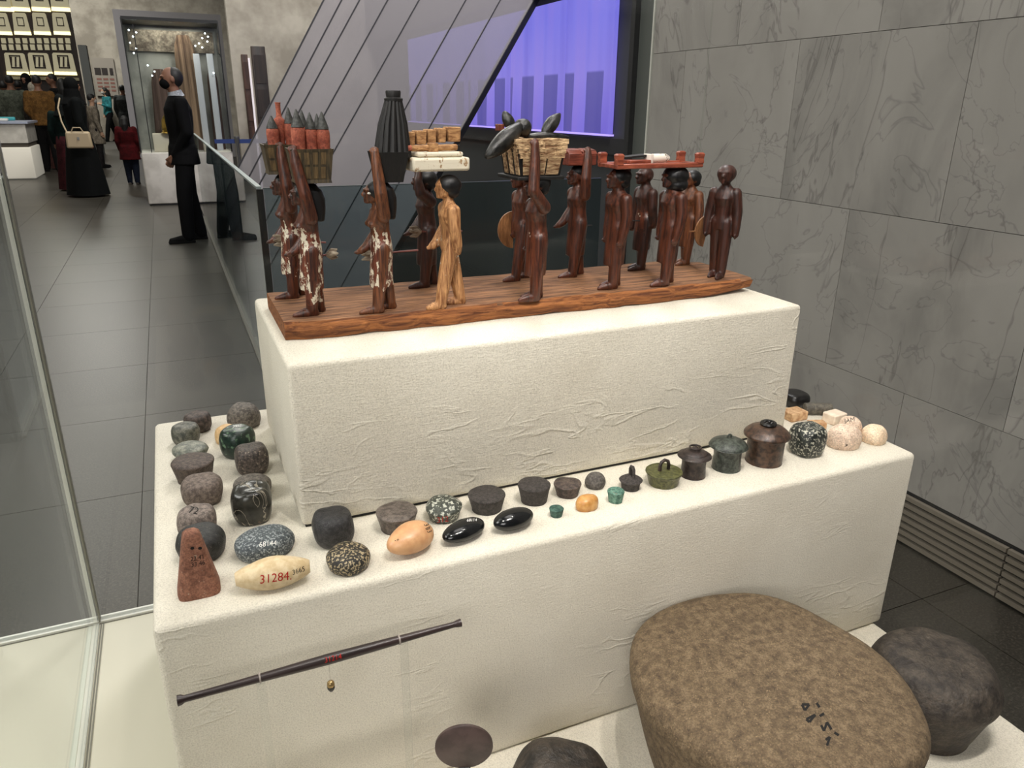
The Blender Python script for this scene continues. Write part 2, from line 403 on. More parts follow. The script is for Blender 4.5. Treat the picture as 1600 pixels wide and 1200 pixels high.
for L in lines[:-1]:
    o = MB().prism([at_line(L, zlow(L))-sg.location+Vector((-.008, .004, 0)), at_line(L, zlow(L))-sg.location+Vector((.008, .004, 0)), at_line(L, 7.9)-sg.location+Vector((.008, .004, 0)), at_line(L, 7.9)-sg.location+Vector((-.008, .004, 0))], (0, .02, 0)).build('joint_strip', flat('joint_grey', srgb(52, 50, 54), .6), sg, False)
L = lines[-1]
MB().prism([at_line(L, zlow(L))-sg.location+Vector((-.03, -.02, 0)), at_line(L, zlow(L))-sg.location+Vector((.03, -.02, 0)), at_line(L, 7.9)-sg.location+Vector((.03, -.02, 0)), at_line(L, 7.9)-sg.location+Vector((-.03, -.02, 0))], (0, .09, 0)).build('edge_beam', M_BLACKMETAL, sg, False)
tag(MB().box((1.3, 14.0, -3), (9, 14.2, 8)).build('wall_back', M_LIME, None, False), kind='structure')

# glass balustrade around the void
M_BAL = glassm('balustrade_glass', (.68, .76, .77), diff=srgb(40, 52, 54), dfac=.12)
bal = empty('glass_balustrade', (BX, BY, 0), 'frameless tinted glass balustrade with dark corner post beside the void', 'balustrade')
for y0, y1 in ((.02, 1.25), (1.26, 2.5), (2.51, 3.75), (3.76, 5.0), (5.01, 6.25), (6.26, 7.5)):
    MB().box((-.008, y0, -.25), (.008, y1, 1.08)).build('glass_pane', M_BAL, bal, False)
for x0, x1 in ((.02, .92), (.93, 1.84)):
    MB().box((x0, -.008, -.25), (x1, .008, 1.08)).build('glass_pane', M_BAL, bal, False)
MB().box((-.014, -.014, -.25), (.016, .016, 1.08)).build('corner_post', M_BLACKMETAL, bal, False)
MB().box((-.012, .016, 1.08), (.012, 7.5, 1.09)).build('top_edge', flat('bal_edge', srgb(150, 160, 158), .3), bal, False)
MB().box((.016, -.006, 1.08), (1.84, .006, 1.084)).build('top_edge', flat('bal_edge_front', srgb(70, 78, 80), .3), bal, False)
MB().box((-.03, .0, -.02), (.03, 7.5, .012)).build('floor_channel', flat('channel_metal', srgb(110, 104, 94), .4), bal, False)

# ------------------------------------------------------------------ the display case
YB, XC = .575, -.137
case = empty('display_case', (.0, .0, 0), 'white display case base with frameless glass panes around the plinths', 'display case')
MB().box((-1.3, -.5, 0), (1.014, YB+.016, ZB)).build('case_base', M_DECK, case, False)
MB().box((-1.3, YB-.004, ZB), (1.012, YB+.014, ZB+.004)).build('back_rail', M_RAIL, case, False)
MB().box((-1.3, YB-.0065, ZB), (1.012, YB-.0045, ZB+.0008)).build('rail_groove', M_GROOVE, case, False)
for k, (dx, w, m, h) in enumerate(((-.014, .007, M_GLASSEDGE, .002), (-.0055, .009, M_RAIL, .004), (.005, .0018, M_GROOVE, .0012), (.0085, .0018, M_GROOVE, .0012))):
    MB().box((XC+dx, -.5, ZB), (XC+dx+w, YB-.008, ZB+h)).build('pane_channel', m, case, False)
MB().box((-1.3, YB, ZB+.004), (XC-.006, YB+.01, 2.6)).build('back_pane', M_GLASS, case, False)
MB().box((XC+.006, YB, ZB+.004), (1.009, YB+.01, 2.6)).build('back_pane', M_GLASS, case, False)
MB().box((XC-.004, -.48, ZB+.004), (XC+.004, YB-.01, 2.6)).build('divider_pane', M_GLASS, case, False)
MB().box((1.003, -.48, ZB+.004), (1.009, YB-.002, 2.6)).build('side_pane', M_GLASS, case, False)
MB().box((XC-.005, YB-.006, ZB+.004), (XC+.001, YB+.012, 2.6)).build('pane_joint', M_RAIL, case, False)
MB().box((XC+.002, YB-.006, ZB+.004), (XC+.005, YB+.012, 2.6)).build('pane_joint', M_GROOVE, case, False)
# stone platform and the two linen-covered plinths
pl = tag(MB().box((0, -.46, ZB+.001), (.988, .545, ZP)).build('low_platform', M_LINEN, None, False, bevel=.003), 'low flat linen-covered platform under the big grinding stones', 'platform')
lo_ = tag(MB().box((0, 0, ZP+.0005), (1.0, .532, ZL)).build('lower_plinth', M_LINEN, None, False, bevel=.007, seg=3), 'wide lower plinth covered in cream linen carrying rows of stones', 'plinth')
up_ = tag(MB().box((.1582, .1285, ZL+.003), (.872, .4526, ZU)).build('upper_plinth', M_LINEN, None, False, bevel=.006, seg=3), 'upper cream linen plinth carrying the wooden procession', 'plinth')
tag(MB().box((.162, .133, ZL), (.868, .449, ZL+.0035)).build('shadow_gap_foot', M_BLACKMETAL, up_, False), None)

# ------------------------------------------------------------------ stones and vessels on the lower plinth
PROF = {
 'block': [(0, 0), (.62, 0), (.82, .06), (.95, .25), (1, .5), (.97, .72), (.86, .9), (.66, .975), (.35, .995), (0, 1)],
 'dome': [(0, 0), (.8, 0), (.93, .08), (1, .3), (.97, .55), (.85, .77), (.62, .92), (.33, .985), (0, 1)],
 'taper': [(0, 0), (.74, 0), (.79, .04), (.96, .7), (1, .82), (.95, .9), (.75, .955), (.4, .99), (0, 1)],
 'lens': [(0, 0), (.45, 0), (.7, .1), (.95, .5), (1, .66), (.9, .82), (.6, .95), (.3, .99), (0, 1)],
 'disc': [(0, 0), (.7, 0), (.9, .1), (1, .4), (.97, .65), (.8, .85), (.5, .96), (0, 1)]}
def smooth_prof(p, k=4):
    out = []
    n = len(p)
    for i in range(n-1):
        p0, p1, p2, p3 = p[max(i-1, 0)], p[i], p[i+1], p[min(i+2, n-1)]
        for t in range(k):
            t /= k
            out.append(tuple(max(0, .5*((2*p1[c])+(-p0[c]+p2[c])*t+(2*p0[c]-5*p1[c]+4*p2[c]-p3[c])*t*t+(-p0[c]+3*p1[c]-3*p2[c]+p3[c])*t**3)) for c in (0, 1)))
    out.append(p[-1]); return out
def stone_obj(name, kind, x, y, S, h, mat, label, cat, z0=ZL, asp=1, yaw=0, sq=2, amp=.03, seed=0, group=None, nseg=44, fr=1.6, prof=None, egg=0, sub=4):
    mb = MB(); yaw = R(yaw); c, s = math.cos(yaw), math.sin(yaw)
    rr = []
    if kind in PROF or prof:
        for r, z in smooth_prof(prof or PROF[kind], sub):
            ring = []
            for j in range(nseg):
                a = 2*math.pi*j/nseg
                k = (abs(math.cos(a))**sq+abs(math.sin(a))**sq)**(-1/sq) if sq != 2 else 1
                k = k/(1+.12*(sq-2)) if sq > 2 else k
                ring.append((r*k*math.cos(a), r*k*math.sin(a)*asp, z))
            rr.append(ring)
    else:
        m = 22
        for i in range(m+1):
            t = -math.cos(math.pi*i/m)
            if kind == 'egg': r = math.sqrt(max(1e-6, 1-t*t))*(1+egg*t)
            else: r = (1-.62*t*t) if abs(t) < .999 else .37
            ring = [(t, asp*r*math.cos(2*math.pi*j/nseg), .5+.5*r*math.sin(2*math.pi*j/nseg)) for j in range(nseg)]
            rr.append(ring)
    out = []
    for ring in rr:
        q = []
        for px, py, pz in ring:
            d = 1+amp*noise.noise(Vector((px*fr+seed*7.1, py*fr+seed*3.3, pz*fr*1.2+seed)))*2 if amp else 1
            px, py = px*d, py*d; pz = pz if pz < .05 else pz*(1+(d-1)*.7)
            q.append(((px*c-py*s)*S, (px*s+py*c)*S, pz*h))
        out.append(q)
    mb.rings(out)
    o = mb.build(name, mat, None, True, 70); o.location = (x, y, z0)
    return tag(o, label, cat, group)

def stone2(name, c1, c2, scale=60, *a, **k):
    k['spots'] = k.get('spots', 150)*1.35; m = stone(name, c1, c2, scale*2.2, *a, **k)
    for n in m.node_tree.nodes:
        if n.type == 'BUMP': n.inputs['Strength'].default_value = min(1, n.inputs['Strength'].default_value*1.7)
    return m
M = {}
M['dkbrown'] = stone2('stone_dkbrown', srgb(52, 44, 40), srgb(96, 82, 74), 90, .55, .4)
M['greygreen'] = stone2('stone_greygreen', srgb(66, 68, 60), srgb(118, 116, 104), 70, .45, .25)
M['palegreen'] = stone2('stone_palegreen', srgb(88, 92, 82), srgb(142, 142, 128), 60, .45, .25)
M['umber'] = stone2('stone_umber', srgb(62, 52, 46), srgb(96, 82, 73), 110, .6, .3)
M['brownbarrel'] = stone2('stone_brownbarrel', srgb(84, 72, 64), srgb(124, 110, 100), 100, .65, .4)
M['greypink'] = stone2('stone_greypink', srgb(96, 86, 80), srgb(146, 132, 122), 120, .7, .4)
M['black'] = stone2('stone_black', srgb(22, 23, 23), srgb(52, 52, 50), 120, .4, .3, spotc=srgb(120, 116, 104), spots=320, th=.7)
M['greydome'] = stone2('stone_greydome', srgb(76, 70, 64), srgb(126, 118, 108), 110, .6, .4)
M['tan'] = stone2('stone_tan', srgb(196, 158, 108), srgb(220, 186, 136), 50, .5, .15)
M['porph'] = stone2('stone_porphyry', srgb(22, 36, 30), srgb(34, 54, 44), 60, .3, .1, spotc=srgb(92, 118, 92), spots=110, th=.6)
M['speckbrown'] = stone2('stone_speckbrown', srgb(40, 34, 32), srgb(94, 82, 74), 150, .4, .25, spotc=srgb(150, 138, 122), spots=260, th=.66)
M['blackmat'] = stone2('stone_blackmatte', srgb(26, 26, 28), srgb(58, 57, 57), 90, .38, .4)
M['bluegrey'] = stone2('stone_bluegrey', srgb(58, 66, 70), srgb(88, 96, 100), 150, .5, .3, spotc=srgb(156, 162, 162), spots=340, th=.56)
M['cream'] = stone2('stone_cream', srgb(204, 178, 134), srgb(226, 206, 168), 40, .5, .12)
M['salt'] = stone2('stone_saltpepper', srgb(28, 26, 22), srgb(44, 40, 34), 120, .4, .3, spotc=srgb(176, 160, 126), spots=300, th=.55)
M['cracked'] = stone2('stone_cracked', srgb(72, 64, 58), srgb(112, 102, 94), 70, .45, .35)
M['orange'] = stone2('stone_orange', srgb(200, 148, 104), srgb(214, 166, 120), 40, .35, .08)
M['greenwhite'] = stone2('stone_greenwhite', srgb(46, 50, 44), srgb(76, 80, 70), 110, .4, .3, spotc=srgb(188, 190, 176), spots=210, th=.56)
M['polish'] = flat('stone_polished', srgb(20, 21, 22), .17)
M['charcoal'] = stone2('stone_charcoal', srgb(48, 43, 40), srgb(76, 70, 66), 140, .65, .5)
M['greyflat'] = stone2('stone_greyflat', srgb(70, 66, 62), srgb(108, 102, 97), 140, .7, .4)
M['verdi'] = stone2('bronze_verdigris', srgb(54, 92, 80), srgb(112, 150, 132), 110, .7, .3, spotc=srgb(96, 60, 44), spots=90, th=.68)
M['verdidark'] = stone2('bronze_verdidark', srgb(36, 66, 58), srgb(74, 104, 92), 110, .7, .3)
M['agate'] = stone2('stone_agate', srgb(182, 126, 64), srgb(206, 158, 96), 50, .3, .08)
M['pitted'] = stone2('stone_pitted', srgb(206, 180, 158), srgb(230, 208, 186), 60, .8, .5, spotc=srgb(96, 78, 68), spots=75, th=.72)
M['pinkdome'] = stone2('stone_pinkdome', srgb(214, 186, 156), srgb(232, 210, 182), 60, .7, .35, spotc=srgb(186, 120, 100), spots=55, th=.72)
M['whitecube'] = stone2('stone_whitecube', srgb(228, 208, 186), srgb(240, 226, 206), 40, .6, .1)
M['amber'] = stone2('stone_amber', srgb(176, 132, 92), srgb(214, 180, 138), 60, .45, .15)
M['slate'] = stone2('stone_slate', srgb(70, 66, 58), srgb(104, 98, 86), 90, .5, .2)
M['jet'] = stone2('stone_jet', srgb(14, 13, 13), srgb(30, 28, 27), 90, .3, .1)
M['blackwhite'] = stone2('stone_blackwhite', srgb(26, 30, 28), srgb(52, 56, 52), 60, .35, .25, spotc=srgb(178, 176, 160), spots=230, th=.57)
M['olive'] = stone2('bronze_olive', srgb(58, 60, 30), srgb(98, 98, 58), 110, .3, .25)
M['bronze'] = stone2('bronze_brown', srgb(48, 36, 30), srgb(86, 64, 50), 70, .32, .15)
M['bronzedk'] = stone2('bronze_dark', srgb(32, 26, 24), srgb(62, 50, 45), 80, .35, .2)
M['bronzegr'] = stone2('bronze_green', srgb(38, 42, 38), srgb(78, 84, 76), 80, .35, .2)
M['terra'] = stone2('terracotta', srgb(120, 78, 60), srgb(152, 104, 82), 60, .8, .35, spotc=srgb(176, 150, 130), spots=230, th=.72)
def vein_mat():
    m, nt, b, _ = nodes('stone_veined'); v = coords(nt)
    f = noise_tex(nt, v, 60, 5); col = ramp(nt, f, [(.35, srgb(22, 22, 20)), (.7, srgb(62, 60, 52))])
    g = noise_tex(nt, v, 26, 3, .5, 1.0); col = mix(nt, ramp(nt, g, [(.488, (0, 0, 0)), (.5, (.8, .8, .8)), (.512, (0, 0, 0))]), col, srgb(170, 160, 142))
    k = noise_tex(nt, v, 34, 2); col = mix(nt, ramp(nt, k, [(.66, (0, 0, 0)), (.7, (1, 1, 1))]), col, srgb(150, 108, 80))
    nt.links.new(col, b.inputs['Base Color']); b.inputs['Roughness'].default_value = .25; return m
M['veined'] = vein_mat()

ST = 'stone weights on the lower plinth'
SO = {}
def st(key, kind, x, y, S, h, mat, label, cat='stone', name='stone_weight', **kw):
    SO[key] = stone_obj(name, kind, x, y, S, h, M[mat], label, cat, group=ST, seed=len(SO)+1, **kw)
st('s1', 'block', .0616, .4788, .0195, .0275, 'dkbrown', 'small dark brown rounded stone at the far back left corner of the plinth')
st('s2', 'block', .0437, .4372, .0195, .0289, 'greygreen', 'grey-green rounded stone just in front of the farthest dark brown stone')
st('s3', 'lens', .0476, .3794, .0237, .0212, 'palegreen', 'pale grey-green lens-shaped flat stone behind the wide flat-topped brown one')
st('s4', 'taper', .0495, .312, .0266, .0297, 'umber', 'dark brown flat-topped stone with tapering sides in the left column', amp=.015)
st('s5', 'block', .0567, .2444, .0258, .0313, 'brownbarrel', 'large brown barrel-shaped stone midway along the left column', sq=2.6)
st('s6', 'block', .0479, .1642, .0225, .0327, 'greypink', 'greyish stone with black ink digits on top behind the black disc', sq=2.6)
st('s7', 'disc', .05, .12, .0257, .0321, 'black', 'black round stone half hidden behind the terracotta pyramid weight')
st('s9', 'dome', .1262, .4726, .0242, .0348, 'greydome', 'grey domed stone at the back beside the upper plinth')
st('s10', 'dome', .0985, .4183, .017, .0257, 'tan', 'small tan stone peeking from behind the dark green one')
st('s11', 'block', .1088, .3674, .0237, .0409, 'porph', 'dark green mottled polished stone with white digits on top')
st('s12', 'block', .1216, .3058, .0234, .0371, 'speckbrown', 'brown speckled cube-like stone next to the upper plinth', sq=2.8)
st('s13', 'disc', .1146, .2356, .0232, .0258, 'greydome', 'brown flat stone mostly hidden behind the black veined one')
st('s14', 'block', .1087, .1763, .0251, .0437, 'veined', 'glossy black rounded cube stone with pale veins and tan patch', sq=2.8)
st('s15', 'disc', .1131, .0946, .0317, .0279, 'bluegrey', 'blue-grey speckled oval stone with white painted number', asp=.75, yaw=10)
st('s16', 'barrel', .1137, .0274, .0359, .0331, 'cream', 'cream spindle-shaped stone with red and black numbers', asp=.46, yaw=-4, amp=.015, name='spindle_weight')
st('s17', 'block', .1865, .09, .0242, .0372, 'blackmat', 'black rough rounded cube stone at the upper plinth front corner', sq=2.8)
st('s18', 'disc', .1909, .0339, .0231, .0236, 'salt', 'black and cream speckled round stone at the front edge')
st('s19', 'taper', .2599, .0922, .0239, .0239, 'cracked', 'grey-brown cracked flat-topped stone behind the orange egg', amp=.02)
st('s20', 'egg', .2594, .0371, .0291, .0325, 'orange', 'smooth orange egg-shaped stone with black ink marks', asp=.66, yaw=22, egg=.16, amp=.01, name='egg_weight')
st('s21', 'taper', .3172, .0926, .022, .0247, 'greenwhite', 'green and white speckled stone with red ink on its side', prof=[(0, 0), (.7, 0), (.78, .05), (.93, .42), (1, .55), (.93, .7), (.72, .88), (.4, .98), (0, 1)])
st('s22', 'egg', .3225, .0393, .0282, .021, 'polish', 'polished black pointed egg-shaped stone with white number', asp=.55, yaw=18, egg=.08, amp=.004, name='egg_weight')
st('s23', 'taper', .3721, .092, .0229, .0228, 'charcoal', 'charcoal flat-topped round stone left of its smaller twin', amp=.012)
st('s24', 'egg', .3839, .0383, .0262, .0234, 'polish', 'polished black oval stone without a number', asp=.57, yaw=10, amp=.004, name='egg_weight')
st('s25', 'taper', .4341, .0884, .0204, .0257, 'charcoal', 'charcoal flat-topped stone with straight tapering sides, right of its wider twin', amp=.01)
st('s26', 'taper', .4801, .087, .0176, .0174, 'dkbrown', 'small rough dark flat stone beside the grey dome', amp=.03)
st('s27', 'dome', .5233, .0918, .0132, .018, 'greyflat', 'small grey domed stone left of the loop-handled lids')
st('s28', 'taper', .4429, .0442, .0088, .0111, 'verdidark', 'tiny dark green cylindrical weight, the smallest piece', amp=.01, cat='weight', name='bronze_weight')
st('s29', 'dome', .4856, .0458, .0152, .0168, 'agate', 'small glossy orange-yellow stone with inked number', asp=.75, yaw=5)
st('s30', 'taper', .5271, .0473, .0107, .0163, 'verdi', 'small turquoise-green flat-topped weight with reddish spots', amp=.01, cat='weight', name='bronze_weight')
st('s36', 'block', .8519, .0639, .0253, .0432, 'blackwhite', 'black and white mottled rounded cube stone beside the largest pot', sq=2.6)
st('s37', 'dome', .9212, .061, .0254, .0323, 'pitted', 'large pinkish pitted boulder near the right end', asp=.8, yaw=-15, amp=.03)
st('s38', 'dome', .9584, .0863, .017, .0295, 'pitted', 'pinkish stone with ink writing behind the pitted boulder')
st('s39', 'dome', .9752, .0555, .0179, .0258, 'pinkdome', 'small pale pink domed stone, the rightmost piece')
st('s44', 'block', .9726, .2168, .0251, .0226, 'jet', 'glossy black block behind the upper plinth on the right', sq=3, amp=.015)
st('s45', 'block', .9847, .2655, .0150, .0395, 'jet', 'tall narrow black block farthest back on the right', sq=3, amp=.01)
def cuboid(key, x, y, S, h, asp, yaw, mat, label, bev=.002, amp=0):
    o = MB().box((-S, -S*asp, 0), (S, S*asp, h)).build('cube_weight', M[mat], None, True, 30, bevel=bev, seg=3)
    o.location = (x, y, ZL); o.rotation_euler = (0, 0, R(yaw)); tag(o, label, 'weight', ST); SO[key] = o; return o
cuboid('s40', .978, .1343, .0147, .0161, .8, 5, 'whitecube', 'creamy white cube weight near the right back edge')
cuboid('s41', .9281, .1214, .0132, .014, .6, -20, 'amber', 'small orange-brown slab weight in front of the writing-covered cube')
cuboid('s42', .9292, .1696, .0166, .0145, .8, 0, 'amber', 'orange-brown cube weight with ink writing beside the upper plinth')
o = MB()
o.rings([[(t*.022, .0095*k*math.cos(2*math.pi*j/24), .0095+.0095*k*math.sin(2*math.pi*j/24)) for j in range(24)] for t, k in ((-1, .8), (-.94, .97), (-.6, 1), (.6, 1), (.94, .97), (1, .8))])
s43 = o.build('cylinder_weight', M['slate'], None, True, 40); s43.location = (.9771, .1688, ZL); s43.rotation_euler = (0, 0, R(-25)); tag(s43, 'grey-brown cylinder lying on its side behind the white cube', 'weight', ST)
# terracotta pyramid loom weight with two holes
mb = MB(); rr = []
for t in np.linspace(0, 1, 20):
    kx, ky = .0209*(1-.64*t)*(1 if t > .04 else .95+1.2*t), .0188*(1-.6*t)*(1 if t > .04 else .95+1.2*t)
    if t > .93: f = 1-((t-.93)/.07)**2*.4; kx *= f; ky *= f
    rr.append([((abs(math.cos(a))**.45)*math.copysign(kx, math.cos(a)), (abs(math.sin(a))**.45)*math.copysign(ky, math.sin(a)), t*.0683) for a in [2*math.pi*j/40 for j in range(40)]])
mb.rings(rr)
pyr = mb.build('loom_weight', M['terra'], None, True, 60); pyr.location = (.0434, .0526, ZL); tag(pyr, 'tall terracotta pyramid weight with two small holes at the front left', 'loom weight'); SO['s8'] = pyr

# lidded bronze vessels
PT = 'lidded bronze vessels on the lower plinth'
def vessel(x, y, S, h, mb_, ml, label, body, lid):
    t = empty('lidded_pot', (x, y, ZL), label, 'pot', PT)
    MB().rev([(r*S, z*h) for r, z in smooth_prof(body, 3)], 40).build('pot_body', mb_, t, True, 60)
    MB().rev([(r*S, z*h) for r, z in smooth_prof(lid, 3)], 40).build('lid', ml, t, True, 60)
    return t
BODY = [(0, 0), (.7, 0), (.75, .03), (.74, .2), (.72, .38), (.74, .5), (.8, .62), (.82, .66), (0, .66)]
LID = [(0, .655), (.94, .655), (1, .675), (.99, .7), (.9, .75), (.66, .82), (.3, .865), (0, .875)]
def ring(c, r, t, nrm='y', n=24):
    pts = []
    for j in range(n+1):
        a = 2*math.pi*j/n
        pts.append((c[0]+r*math.cos(a), c[1], c[2]+r*math.sin(a)) if nrm == 'y' else (c[0]+r*math.cos(a), c[1]+r*math.sin(a), c[2]))
    return MB().tube(pts, t, 8)
v = vessel(.6597, .0684, .0219, .0436, M['bronzedk'], M['bronzedk'], 'dark brown lidded pot with a flat wire ring on its lid', BODY, [(0, .655), (.94, .655), (1, .675), (.97, .7), (.75, .75), (.72, .78), (.4, .84), (.2, .87), (0, .875)])
ring((0, 0, .041), .0072, .0014, 'z').build('lid_ring', M['bronzedk'], v); MB().rev([(.0045, .037), (.004, .041), (0, .0425)], 16).build('knob', M['bronzedk'], v)
v = vessel(.7159, .0697, .0255, .05, M['bronzegr'], M['bronzegr'], 'greenish lidded pot with a small upright loop on its domed lid', BODY, [(0, .655), (.94, .655), (1, .675), (.98, .71), (.85, .78), (.5, .86), (.2, .89), (0, .895)])
ring((0, 0, .0462), .0032, .0013, 'y').build('lid_loop', M['bronzegr'], v)
v = vessel(.7782, .0664, .0311, .0607, M['bronze'], M['bronze'], 'largest brown lidded pot with a knotted dark knob', [(0, 0), (.74, 0), (.79, .03), (.8, .2), (.8, .4), (.82, .55), (.84, .62), (.85, .66), (0, .66)], [(0, .64), (.9, .64), (1, .67), (.97, .72), (.75, .82), (.45, .88), (.25, .9), (0, .905)])
ring((0, 0, .0565), .0085, .0028, 'z').build('knob_ring', M['jet'], v)
for k in range(4):
    a = k*1.6+.4; MB().ball((.005*math.cos(a), .005*math.sin(a), .0578), (.0038, .0024, .0026), 10, 6).build('knob_knot', M['jet'], v)
# small lid with a tall loop, and an olive lid with an arched handle
t = empty('loop_handled_lid', (.5626, .0692, ZL), 'small black conical lid with a tall narrow loop handle', 'lid', PT)
MB().rev([(r*.0147, z*.0185) for r, z in smooth_prof([(0, 0), (.72, 0), (.78, .1), (.86, .5), (1, .62), (.98, .7), (.5, .95), (.25, 1.0), (0, 1.02)], 3)], 36).build('lid_body', M['charcoal'], t, True, 60)
MB().tube([(0, .002, .016), (0, .0025, .027), (0, .001, .0305), (0, -.0025, .031), (0, -.005, .028), (0, -.0055, .017)], .0022, 10).build('handle', M['charcoal'], t)
t = empty('arch_handled_lid', (.6096, .0645, ZL), 'olive green basin-shaped lid with an arched bronze handle', 'lid', PT)
MB().rev([(r*.024, z*.0195) for r, z in smooth_prof([(0, 0), (.7, 0), (.78, .08), (.93, .7), (1, .86), (.97, .93), (.86, .9), (.5, .97), (0, 1.0)], 3)], 40).build('lid_body', M['olive'], t, True, 60)
MB().tube([(-.0065, 0, .017), (-.0068, 0, .026), (-.005, 0, .031), (0, 0, .0335), (.005, 0, .031), (.0068, 0, .026), (.0065, 0, .017)], .0023, 10).build('handle', M['bronzedk'], t)

# ------------------------------------------------------------------ ink numbers painted on stones
def ink_mat(name, c): return flat(name, c, .6, 0, .2)
INK_B, INK_R, INK_W, INK_BR = ink_mat('ink_black', (.012, .011, .01)), ink_mat('ink_red', srgb(170, 38, 32)), ink_mat('ink_white', srgb(235, 235, 230)), ink_mat('ink_brown', srgb(70, 40, 26))
def bvh_of(o):
    dg = bpy.context.evaluated_depsgraph_get(); ev = o.evaluated_get(dg); me = ev.to_mesh()
    mw = o.matrix_world; vs = [mw @ v.co for v in me.vertices]; b = BVHTree.FromPolygons(vs, [tuple(p.vertices) for p in me.polygons]); ev.to_mesh_clear(); return b
def decal(o, vs2d, faces, px, py, size, ang, mat, name='ink_number', lift=.00025):
    """lay flat lettering (in units of letter height) onto the surface of o around a spot given by its sight line"""
    bpy.context.view_layer.update(); b = bvh_of(o); ca, sa = math.cos(ang), math.sin(ang); out = []
    for x, y in vs2d:
        X = px+(x*ca-y*sa)*size; Y = py-(x*sa+y*ca)*size
        hit = b.ray_cast(Vector(CAM), Vector(ray(X, Y)).normalized())
        if hit[0] is None: return None
        n = hit[1] if hit[1].dot(Vector(ray(X, Y))) < 0 else -hit[1]
        out.append(hit[0]+n*lift)
    me = bpy.data.meshes.new(name); me.from_pydata([o.matrix_world.inverted() @ p for p in out], [], faces); me.materials.append(mat)
    d = bpy.data.objects.new(name, me); link(d, o); return d
def text2d(s, shear=0):
    cu = bpy.data.curves.new('t', 'FONT'); cu.body = s; cu.size = 1.4; cu.align_x = 'CENTER'; cu.align_y = 'CENTER'; cu.shear = shear; cu.resolution_u = 3
    o = bpy.data.objects.new('t', cu); COL.objects.link(o); dg = bpy.context.evaluated_depsgraph_get()
    me = bpy.data.meshes.new_from_object(o.evaluated_get(dg)); bpy.data.objects.remove(o)
    bm = bmesh.new(); bm.from_mesh(me); bmesh.ops.triangulate(bm, faces=bm.faces)
    bmesh.ops.subdivide_edges(bm, edges=[e for e in bm.edges if e.calc_length() > .25], cuts=1); bmesh.ops.triangulate(bm, faces=bm.faces); bm.to_mesh(me); bm.free()
    r = [(v.co.x, v.co.y) for v in me.vertices], [tuple(p.vertices) for p in me.polygons]; bpy.data.meshes.remove(me); return r
def ink(o, s, px, py, size, ang, mat, shear=.15):
    vs, fs = text2d(s, shear); return decal(o, vs, fs, px, py, size, R(ang), mat)
def strokes(o, segs, px, py, size, mat, w=.12, name='ink_mark'):
    vs, fs = [], []
    for (x0, y0, x1, y1) in segs:
        dx, dy = x1-x0, y1-y0; l = math.hypot(dx, dy); nx, ny = -dy/l*w/2, dx/l*w/2
        k = 4
        for i in range(k+1):
            t = i/k; x, y = x0+dx*t, y0+dy*t; vs += [(x+nx, y+ny), (x-nx, y-ny)]
            if i: n = len(vs); fs.append((n-4, n-3, n-1, n-2))
    return decal(o, vs, fs, px, py, size, 0, mat, name)
ink(SO['s16'], '31284.', 430, 903, 13.5, 8, INK_R); ink(SO['s16'], '3665', 466, 892, 7.5, 18, INK_B)
ink(SO['s15'], '68144', 418, 850, 8, 6, INK_W)
ink(SO['s6'], '72', 302, 798, 11, -12, INK_B)
ink(SO['s11'], '20007', 370, 666, 4, 5, INK_W)
ink(SO['s8'], '22 41', 308, 872, 7, 12, INK_B); ink(SO['s8'], '33 46', 309, 881, 7, 12, INK_B)
ink(SO['s20'], '31', 667, 822, 7, -60, INK_B); ink(SO['s20'], '33', 669, 828, 7, -60, INK_B); ink(SO['s20'], '-+', 620, 844, 6, 0, INK_B)
ink(SO['s22'], '68114', 737, 813, 4.5, 2, INK_W)
ink(SO['s21'], '312', 691, 812, 9, 8, INK_R)
ink(SO['s29'], '3126', 924, 792, 7.5, 6, INK_BR)
ink(SO['s42'], '31246', 1242, 651, 8, -18, INK_BR)
ink(SO['s38'], 'JAM', 1327, 657, 7, 12, INK_B); ink(SO['s37'], '3120', 1299, 673, 6, 20, INK_B)
for px in (300.5, 312.5):
    vs = [(math.cos(a)*1.0, math.sin(a)*.72) for a in [2*math.pi*j/14 for j in range(14)]]
    decal(pyr, vs, [tuple(range(14))], px, 856.5, 3.2, R(8), flat('hole_dark', (.006, .004, .003), .9), 'drilled_hole')

# ------------------------------------------------------------------ big stones, balance beam and disc in front
M['bigbrown'] = stone('stone_bigbrown', srgb(70, 56, 40), srgb(104, 87, 64), 110, .8, .9, c3=srgb(128, 109, 84), lo=.3, hi=.72, spotc=srgb(140, 118, 88), spots=500, th=.68, bd=.003, det=10)
M['bigdark'] = stone('stone_bigdark', srgb(40, 34, 29), srgb(72, 64, 55), 60, .6, .7, bd=.004)
M['bigblack'] = stone('stone_bigblack', srgb(34, 30, 26), srgb(66, 58, 50), 50, .5, .7, bd=.004)
big = stone_obj('grinding_stone', 'taper', .62, -.157, .163, .165, M['bigbrown'], 'huge brown round stone with a broad flat top and black ink marks', 'stone', z0=ZP, asp=.95, yaw=-38, amp=.035, seed=3, nseg=72, fr=1.3,
                prof=[(0, 0), (.6, 0), (.72, .05), (.84, .3), (.95, .7), (.985, .83), (.95, .92), (.85, .965), (.6, .985), (.3, 1), (0, 1.0)])
SO['b1'] = big
b2 = stone_obj('grinding_stone', 'block', .8812, -.1712, .0769, .1085, M['bigdark'], 'dark rounded stone with a flat tapering base behind the huge brown one', 'stone', z0=ZP, amp=.02, seed=5, nseg=60, prof=[(0, 0), (.66, 0), (.74, .05), (.9, .42), (1, .6), (.97, .75), (.82, .92), (.55, .985), (.3, 1), (0, 1)])
b3 = stone_obj('grinding_stone', 'dome', .378, -.112, .063, .088, M['bigblack'], 'black rounded stone with chipped top at the bottom edge', 'stone', z0=ZP, amp=.05, seed=8, nseg=56, sq=2.3)
